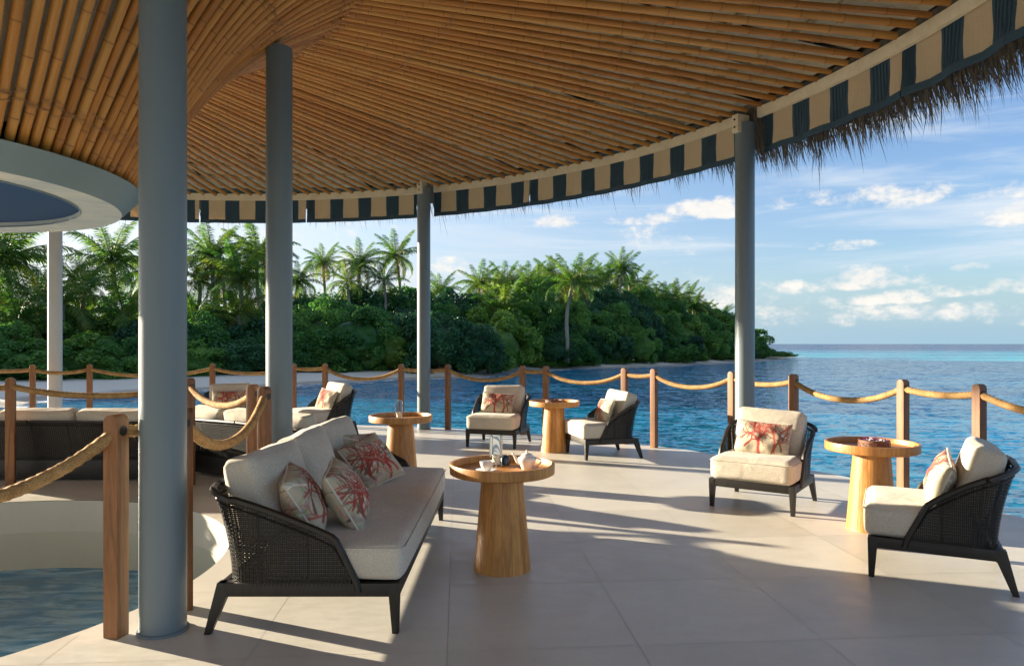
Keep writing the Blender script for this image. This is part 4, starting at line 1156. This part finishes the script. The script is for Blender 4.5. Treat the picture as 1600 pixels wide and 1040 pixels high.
e = empty('ash_pot', (-.045, 4.98, TZ)); ob('body', lathe_me('body', [(.028, 0), (.031, .004), (.030, .05), (.022, .062), (.017, .064), (.016, .06), (.0001, .058)], DARKG), e); tag(e, 'small dark blue pot beside the candle glass on the front table', 'pot')
# cup and saucer
e = empty('saucer', (-.165, 4.70, TZ)); ob('plate', lathe_me('plate', [(.035, 0), (.038, .003), (.070, .012), (.0725, .0145), (.069, .0155), (.04, .007), (.0001, .006)], CERAM, 40), e); tag(e, 'white saucer under the tea cup', 'saucer')
e = empty('tea_cup', (-.165, 4.70, TZ + .0075)); ob('bowl', lathe_me('bowl', [(.022, 0), (.024, .004), (.030, .014), (.043, .034), (.0475, .058), (.0485, .062), (.0465, .061), (.041, .036), (.026, .014), (.0001, .010)], CERAM, 40), e)
m_ = MB(); m_.tube([(.043 + .026 * math.sin(math.pi * k / 10), 0, .050 - .034 * k / 10 + .004 * math.sin(math.pi * k / 10)) for k in range(11)], .0042, 8); o = ob('handle', m_.me('cup_handle', CERAM, True), e, rot=(0, 0, R(-18)))
tag(e, 'white tea cup with a loop handle on its saucer', 'cup')
# teapot
e = empty('teapot', (.100, 4.765, TZ), R(-12)); ob('body', lathe_me('body', [(.030, 0), (.034, .003), (.040, .02), (.056, .055), (.063, .072), (.058, .084), (.040, .094), (.034, .097)], CERAM, 44, 50), e)
l_ = ob('lid', lathe_me('lid', [(.037, .0955), (.039, .099), (.028, .108), (.012, .114), (.0001, .115)], CERAM, 36, 50), e); ob('knob', lathe_me('knob', [(.004, .113), (.005, .119), (.010, .125), (.008, .131), (.0001, .133)], CERAM, 20, 60), l_)
m_ = MB(); m_.tube([(-.048, 0, .045), (-.066, 0, .055), (-.080, 0, .080), (-.090, 0, .100), (-.102, 0, .108)], .01, 12, rs=[.016, .013, .0095, .0075, .0065]); ob('spout', m_.me('spout', CERAM, True), e)
m_ = MB(); m_.tube([(.055 + .042 * math.sin(math.pi * k / 12), 0, .082 - .060 * k / 12 + .012 * math.sin(math.pi * k / 12)) for k in range(13)], .006, 8); ob('handle', m_.me('pot_handle', CERAM, True), e)
tag(e, 'white china teapot with lid on the front table', 'teapot')
# carved round boxes with petals
def cbox(x, y, r, h, label, petals=40):
    e = empty('carved_box', (x, y, TZ)); ob('drum', lathe_me('drum', [(r * .97, 0), (r, .004), (r, h * .62), (r * .985, h * .64), (r, h * .66), (r * 1.0, h), (r * .93, h + .002), (r * .92, h - .012), (.0001, h - .014)], BOXW, 48), e)
    m_ = MB()
    for k in range(14):      # carved beads round the side
        a = 2 * math.pi * k / 14; pts = [(r * 1.005 * math.cos(a + .16 * math.sin(q * math.pi / 4)), r * 1.005 * math.sin(a + .16 * math.sin(q * math.pi / 4)), .008 + (h * .55) * (q / 8)) for q in range(9)]; m_.tube(pts, .0032, 5)
    ob('carving', m_.me('carving', BOXW, True), e)
    for mt, nm, cnt in ((PETALW, 'white_petals', petals), (PETALP, 'purple_petals', petals)):
        if not cnt: continue
        V = []; Fc = []
        for k in range(cnt):
            rr = r * .85 * math.sqrt(nr.random()); a = nr.uniform(0, 6.28); c_ = np.array([rr * math.cos(a), rr * math.sin(a), h + nr.uniform(-.004, .012)]); t1 = nr.normal(0, 1, 3); t1[2] *= .4; t1 /= np.linalg.norm(t1); t2 = np.cross(t1, [0, 0, 1]) + np.array([0, 0, nr.normal(0, .3)]); s_ = nr.uniform(.009, .015); b = len(V)
            V += [c_ - t1 * s_, c_ + t2 * s_ * .6, c_ + t1 * s_, c_ - t2 * s_ * .6]; Fc.append((b, b + 1, b + 2, b + 3))
        o = ob(nm, mesh(nm, V, Fc, mt), e); o['kind'] = 'stuff'
    tag(e, label, 'box', 'round carved wooden boxes')
cbox(2.93, 5.80, .118, .062, 'brown carved round box topped with white and purple petals on the right table', 60)
cbox(.585, 10.0, .125, .058, 'small brown round box on the furthest table', 8)

# ================================================================ VEGETATION
def leaf_cloud(seed, nleaf=15000, Rx=3.0, Rz=2.6, lsz=.21, nclump=60, mat=None):
    g = np.random.default_rng(seed); mat = mat or LEAF
    cl = []
    for i in range(nclump):
        d = g.normal(0, 1, 3); d /= np.linalg.norm(d)
        if d[2] < -.75: d[2] *= -1
        rr = g.uniform(.62, 1.02); cl.append((d * np.array([Rx, Rx, Rz]) * rr, g.uniform(.38, .95)))
    Cc = np.array([c for c, r in cl]); Cr = np.array([r for c, r in cl])
    k = g.integers(0, nclump, nleaf); dd = g.normal(0, 1, (nleaf, 3)); dd /= np.linalg.norm(dd, axis=1)[:, None]
    out = Cc[k] / np.linalg.norm(Cc[k], axis=1)[:, None]; flip = (dd * out).sum(1) < -.15; dd[flip] *= -1; dd[:, 2] = np.where(g.random(nleaf) < .3, np.abs(dd[:, 2]), dd[:, 2])
    P = Cc[k] + dd * (Cr[k] * g.uniform(.72, 1.06, nleaf))[:, None]
    P += (P / 3) * (g.random(nleaf) < .06)[:, None] * g.uniform(.0, .35, nleaf)[:, None]      # stray sprigs
    nrm = dd + g.normal(0, .75, (nleaf, 3)) + np.array([0, 0, .25]); nrm /= np.linalg.norm(nrm, axis=1)[:, None]
    t1 = np.cross(nrm, g.normal(0, 1, (nleaf, 3))); t1 /= np.linalg.norm(t1, axis=1)[:, None]; t2 = np.cross(nrm, t1)
    L_ = (lsz * g.uniform(.6, 1.25, nleaf))[:, None]; W_ = L_ * .36
    V = np.stack([P - t1 * L_ * .5, P + t2 * W_ + nrm * L_ * .08, P + t1 * L_ * .5, P - t2 * W_ + nrm * L_ * .08], 1).reshape(-1, 3); Fq = np.arange(nleaf * 4).reshape(-1, 4)
    # inner mass so that the crown is not see-through everywhere
    n1, n2 = 10, 16; b = len(V); core = []
    for i in range(n1 + 1):
        ph = math.pi * i / n1
        for j in range(n2):
            th = 2 * math.pi * j / n2; wv = .66 + .10 * math.sin(3 * th + seed) * math.sin(2 * ph)
            core.append((Rx * wv * math.sin(ph) * math.cos(th), Rx * wv * math.sin(ph) * math.sin(th), Rz * wv * math.cos(ph)))
    Fc = Fq.tolist() + [(b + i * n2 + j, b + i * n2 + (j + 1) % n2, b + (i + 1) * n2 + (j + 1) % n2, b + (i + 1) * n2 + j) for i in range(n1) for j in range(n2)]
    return mesh('crown', np.concatenate([V, np.array(core)]), Fc, mat)
CROWNS = [leaf_cloud(0, 17000), leaf_cloud(1, 17000), leaf_cloud(2, 9500, lsz=.31, nclump=38, mat=LEAF2), leaf_cloud(3, 22000, lsz=.16, nclump=80, mat=LEAF3), leaf_cloud(4, 15000, nclump=34), leaf_cloud(5, 12000, lsz=.26, nclump=50, mat=LEAF3)]
LOWC = [leaf_cloud(20 + s, 9000, 3.0, 1.3, .16, 36, LEAFB) for s in range(2)]
m_ = MB(); m_.tube([(0, 0, -3.4), (.1, .05, -1.5), (0, .1, .4)], .2, 7, rs=[.24, .18, .10])
for k in range(5): a = k * 1.256; m_.tube([(0, 0, -1.8 + .2 * k), (.8 * math.cos(a), .8 * math.sin(a), -.6 + .2 * k), (1.5 * math.cos(a), 1.5 * math.sin(a), .5)], .08, 5, rs=[.11, .07, .03])
TRUNKM = m_.me('trunk', BARKD, True)
yline = lambda u: float(np.interp(u, [-200, 0, 100, 340, 480, 650, 740, 785, 810, 1000, 1150, 1185, 1240], [29, 32, 34, 40, 45, 49, 50, 51, 59, 69, 88, 98, 118]))
vtop = lambda u: float(np.interp(u, [-200, 0, 100, 218, 300, 400, 470, 520, 560, 600, 650, 690, 730, 760, 800, 850, 900, 960, 1000, 1050, 1100, 1150, 1175], [455, 460, 462, 452, 462, 448, 438, 434, 440, 448, 446, 440, 462, 452, 436, 436, 436, 440, 448, 462, 474, 496, 520]))
ZONES = [(0, 'past the left edge'), (40, 'at the left edge'), (75, 'left of the palest column'), (110, 'behind the palest column'), (165, 'right of the palest column'), (218, 'left of the thick column'), (290, 'behind the thick column'),
         (350, 'right of the thick column'), (415, 'left of the sofa column'), (500, 'right of the sofa column'), (575, 'above the candle table'), (651, 'left of the slim far column'), (720, 'right of the slim far column'), (790, 'above the middle armchair'),
         (860, 'above the far table'), (930, 'under the pale-trunked palm'), (1000, 'under the tallest far palm'), (1075, 'halfway to the island tip'), (1149, 'near the island tip'), (2000, 'at the island tip')]
def zone(u): return next(z for m_x, z in ZONES if u < m_x)
ROWN = ['low front shrub', 'rounded second-row tree', 'taller third-row tree', 'tall back-row tree']
ntree = 0
def add_tree(u, Y, zt, hh, rad, row, mesh_=None, name='broadleaf_tree', lab=None):
    global ntree
    x = (u - 800) / F * Y; g0 = -.1; rz_ = hh / 2; s = rad / 3.3; szz = hh / 2 / 3.0
    e = empty(name, (x, Y, zt - hh)); e.rotation_euler[2] = rnd.uniform(0, 6.28)
    o = ob('crown', mesh_ or CROWNS[rnd.randrange(6)], e, (0, 0, hh / 2), (0, 0, 0), (s, s, szz))
    if mesh_ is None: ob('trunk', TRUNKM, e, (0, 0, hh / 2), (0, 0, rnd.uniform(0, 6)), (s, s, szz * 1.05))
    tag(e, lab or f'{ROWN[row]} of the thicket, {zone(u)}', 'tree' if row else 'shrub', 'broadleaf trees and shrubs of the island'); ntree += 1
for row, (dy, fh, rad, stp) in enumerate([(1.5, .44, 2.3, 2.9), (4.5, .70, 2.9, 3.6), (9.0, .84, 3.2, 4.0), (14.0, 1.0, 3.5, 4.4)]):
    u = -150 + row * 17
    while u < 1172:
        Y = yline(u) + dy + rnd.uniform(-.7, .9); top = 1.5 + (537 - vtop(u)) / F * Y; H = top - (WZ + .5)
        f_ = fh * rnd.uniform(.86, 1.10); zt = WZ + .4 + H * f_; hh = min(H * f_ + 1.0, 6.4 if row else 9) if row else H * f_ + .7
        if row == 0 and 500 < u < 560: pass
        r_ = rad * rnd.uniform(.82, 1.2)
        add_tree(u, Y, zt, hh, r_, row)
        slope = abs((yline(u + 10) - yline(u - 10)) / 20); du = stp * rnd.uniform(.8, 1.15) * F / Y
        du = du / max(1.0, math.sqrt(1 + (slope * F / Y) ** 2)); u += max(du, 16)
# big rounded bush that leans out over the water between 650 and 785
for (u, Y, zt, rad, hh) in ((690, 48, 3.8, 3.0, 4.7), (735, 48.5, 3.1, 2.5, 4.0), (762, 50, 2.1, 1.9, 3.0), (650, 50, 4.1, 2.8, 4.9), (560, 47.5, 3.9, 3.0, 4.6), (610, 48.5, 3.3, 2.6, 4.0), (870, 66, 3.9, 2.4, 4.6), (840, 67, 2.0, 1.6, 2.6)):
    add_tree(u, Y, zt, hh, rad, 1, lab=f'large rounded bush overhanging the shore, {zone(u)}')
# low bright beach shrubs at the foot and on the spit
for (u, Y, zt, rad) in [(845, 63, .35, 1.7), (880, 65, .45, 1.8), (915, 67, .3, 1.6), (955, 70, .35, 1.9), (1035, 77, .55, 2.2), (1060, 79, .9, 2.3), (1085, 82, .4, 2.0), (1118, 86, .8, 2.6), (1140, 90, 1.0, 2.7),
                        (1165, 95, 1.0, 2.6), (1183, 98, 1.15, 2.6), (1198, 102, .95, 2.6), (1212, 106, .72, 2.4), (1224, 110, .4, 2.1), (1233, 114, .1, 1.5), (870, 64, .2, 1.2), (990, 73, .1, 1.5), (1010, 75, .3, 1.6)]:
    Y -= 2.0 if u < 1150 else 0.5
    add_tree(u, Y, zt, zt - WZ + .1, rad, 0, LOWC[rnd.randrange(2)], 'beach_shrub', f'low bright green shrub sprawling on the sand, {zone(u)}')
add_tree(1183, 103, 2.6, 3.4, 1.3, 1, lab='small dark tree standing up just right of the column at the sand spit')
print('trees', ntree)
# palms
def frond_me(seed, droop, L_=3.6, nl=60, dens=1.0, mat=None):
    g = np.random.default_rng(seed); V = []; Fc = []; N_ = 14; pts = []
    x = z = 0.0; a = .35
    for k in range(N_ + 1):
        pts.append(np.array([x, 0, z])); x += math.cos(a) * L_ / N_; z += math.sin(a) * L_ / N_; a -= droop * (.4 + 1.1 * k / N_) / N_ * 1.6
    P = np.array(pts); m_ = MB(); m_.tube(P, .03, 4, rs=list(np.linspace(.045, .010, N_ + 1)))
    V = []; Fc = []
    for i in range(nl):
        t_ = .10 + .90 * (i / (nl - 1)); f = t_ * N_; k = min(int(f), N_ - 1); q = P[k] + (P[k + 1] - P[k]) * (f - k); T = P[k + 1] - P[k]; T /= np.linalg.norm(T)
        ll = .82 * math.sin(math.pi * (.12 + .80 * t_)) ** .7 * g.uniform(.85, 1.12)
        for s in (-1, 1):
            if g.random() > dens: continue
            side = np.array([0, s, 0]); d = side * .80 + T * .58 + np.array([0, 0, -.35 + g.normal(0, .22)]); d /= np.linalg.norm(d)
            m1 = q + d * ll * .55; d2 = d + np.array([0, 0, -.75]) + g.normal(0, .16, 3); d2 /= np.linalg.norm(d2); m2 = m1 + d2 * ll * .45
            wv = T * .027; b = len(V); V += [q - wv * .6, q + wv * .6, m1 + wv, m1 - wv, m2]; Fc += [(b, b + 1, b + 2, b + 3), (b + 3, b + 2, b + 4)]
    m_.add(V, Fc); return m_.me('frond', mat or PALML)
FR = [frond_me(1, .5), frond_me(2, .9), frond_me(3, 1.3), frond_me(4, 1.7)]; FRY = frond_me(5, 1.9, dens=.7, mat=PALMY)
def palm(u, v, Y, rpx, label, trunk=True, nf=27, lean=0.0, sc=None, dark=False):
    if u > 690: rpx *= 1.12; v += 5
    x = (u - 800) / F * Y; z = 1.5 + (537 - v) / F * Y; s = sc or (rpx / F * Y) / 3.0
    gz = WZ + .5; e = empty('palm_tree', (x + lean, Y, gz))
    h = z - gz; m_ = MB(); pts = [( -lean * (k / 8) ** 1.6 + .12 * math.sin(k * .8 + u), 0, h * k / 8) for k in range(9)]
    dxx = pts[-1][0]; m_.tube(pts, .15, 8, rs=[.20 - .075 * k / 8 + (.06 if k == 0 else 0) for k in range(9)]); ob('trunk', m_.me('palm_trunk', BARK, True), e)
    for i in range(nf):
        f = i / nf; azm = i * 2.39996 + rnd.uniform(-.2, .2); elev = 1.25 - 1.75 * f + rnd.uniform(-.12, .12)
        k = 0 if f < .2 else 1 if f < .5 else 2 if f < .75 else 3
        me_ = FR[k] if not (f > .85 and rnd.random() < .5) else FRY
        ob('frond', me_, e, (dxx, 0, h), (rnd.uniform(-.25, .25), -(elev - .35), azm), s * rnd.uniform(.88, 1.1))
    if nf >= 18:
        m_ = MB()
        for i in range(6):
            a = i * 1.05; V, Fc = rounded_box(.26 * s, .26 * s, .30 * s, .12 * s, n=3); m_.add(V + np.array([dxx + .26 * s * math.cos(a), .26 * s * math.sin(a), h - .18 * s]), Fc)
        ob('coconuts', m_.me('coconuts', PALMY, True), e)
    tag(e, label, 'palm', 'coconut palms of the island')
for q in [(10, 405, 44, 95, 'big coconut palm at the left edge of the picture'), (-55, 425, 42, 100, 'coconut palm just outside the left edge'), (172, 408, 46, 68, 'tall coconut palm between the palest column and the thick column'),
          (128, 445, 43, 50, 'smaller coconut palm right of the palest slim column'), (236, 425, 50, 56, 'coconut palm half hidden behind the thick column'),
          (330, 402, 50, 56, 'coconut palm with the highest crown right of the thick column'), (402, 398, 52, 58, 'coconut palm half hidden behind the sofa column'), (374, 434, 48, 60, 'lower coconut palm between the thick column and the sofa column'),
          (465, 440, 57, 36, 'low coconut palm just right of the sofa column'), (507, 412, 62, 32, 'leftmost of the three coconut palms standing clear above the trees'), (564, 414, 60, 40, 'middle one of the three coconut palms standing clear above the trees'),
          (619, 400, 62, 40, 'tallest of the three coconut palms, left of the slim far column'), (688, 455, 66, 32, 'low coconut palm right behind the slim far column'), (748, 440, 72, 34, 'coconut palm left of the drooping palm'),
          (790, 440, 74, 36, 'coconut palm above the drooping palm'), (826, 436, 78, 30, 'coconut palm left of the tall pale-trunked palm'), (855, 422, 80, 26, 'dark-crowned coconut palm left of the pale-trunked palm'),
          (922, 436, 82, 30, 'coconut palm between the pale-trunked palm and the tallest far palm'), (944, 428, 84, 28, 'coconut palm close left of the tallest far palm'),
          (969, 416, 80, 28, 'tallest far coconut palm with a thin bare trunk'), (1000, 450, 88, 30, 'coconut palm just right of the tallest far palm'), (1035, 462, 90, 28, 'coconut palm halfway to the tip of the island'),
          (1070, 466, 94, 28, 'coconut palm second from the column at the tip of the island'), (1096, 490, 96, 26, 'low coconut palm near the tip of the island'), (1128, 492, 100, 22, 'coconut palm just left of the column at the cream armchair')]:
    palm(q[0], q[1], q[2], q[3], q[4], lean=rnd.uniform(-.6, .6))
palm(893, 436, 62, 42, 'coconut palm with a long pale leaning trunk in front of the thicket', lean=-.5)
for q in [(770, 452, 70, 32, 'sunken coconut palm crown left of the drooping palm'), (812, 452, 73, 30, 'sunken coconut palm crown between two taller ones by the drooping palm'), (838, 440, 76, 28, 'short coconut palm just left of the pale-trunked palm'),
          (872, 448, 74, 28, 'coconut palm crown directly left of the pale trunk'), (908, 440, 78, 30, 'coconut palm crown directly right of the pale trunk'), (956, 450, 82, 28, 'coconut palm crown under the tallest far palm'), (985, 438, 86, 28, 'coconut palm crown touching the tallest far palm from the right'),
          (1018, 468, 84, 28, 'sunken coconut palm right of the tallest far palm'), (1052, 462, 88, 28, 'sunken coconut palm halfway to the island tip'), (1082, 476, 92, 26, 'sunken coconut palm third from the column by the island tip'), (350, 428, 52, 54, 'coconut palm tucked in right of the thick column'), (425, 428, 56, 50, 'coconut palm tucked in behind the sofa column'),
          (310, 440, 50, 50, 'coconut palm touching the right edge of the thick column'), (545, 440, 58, 34, 'short coconut palm between the three tall ones'), (600, 440, 60, 34, 'short coconut palm under the tallest of the three'),
          (788, 480, 62, 46, 'drooping coconut palm with a low wide crown over the shore'), (28, 500, 38.5, 70, 'low palm in the undergrowth at the left edge'), (100, 475, 40, 64, 'low palm in the undergrowth right of the palest column'), (190, 490, 42, 68, 'low palm in the undergrowth left of the thick column'),
          (305, 498, 45, 56, 'low palm in the undergrowth right of the thick column'), (375, 492, 47, 50, 'low palm in the undergrowth left of the sofa column'), (1048, 500, 82, 34, 'low palm drooping over the far beach shrubs'), (60, 465, 42, 56, 'mid-height palm directly behind the palest column')]:
    palm(q[0], q[1], q[2], q[3], q[4], nf=17)
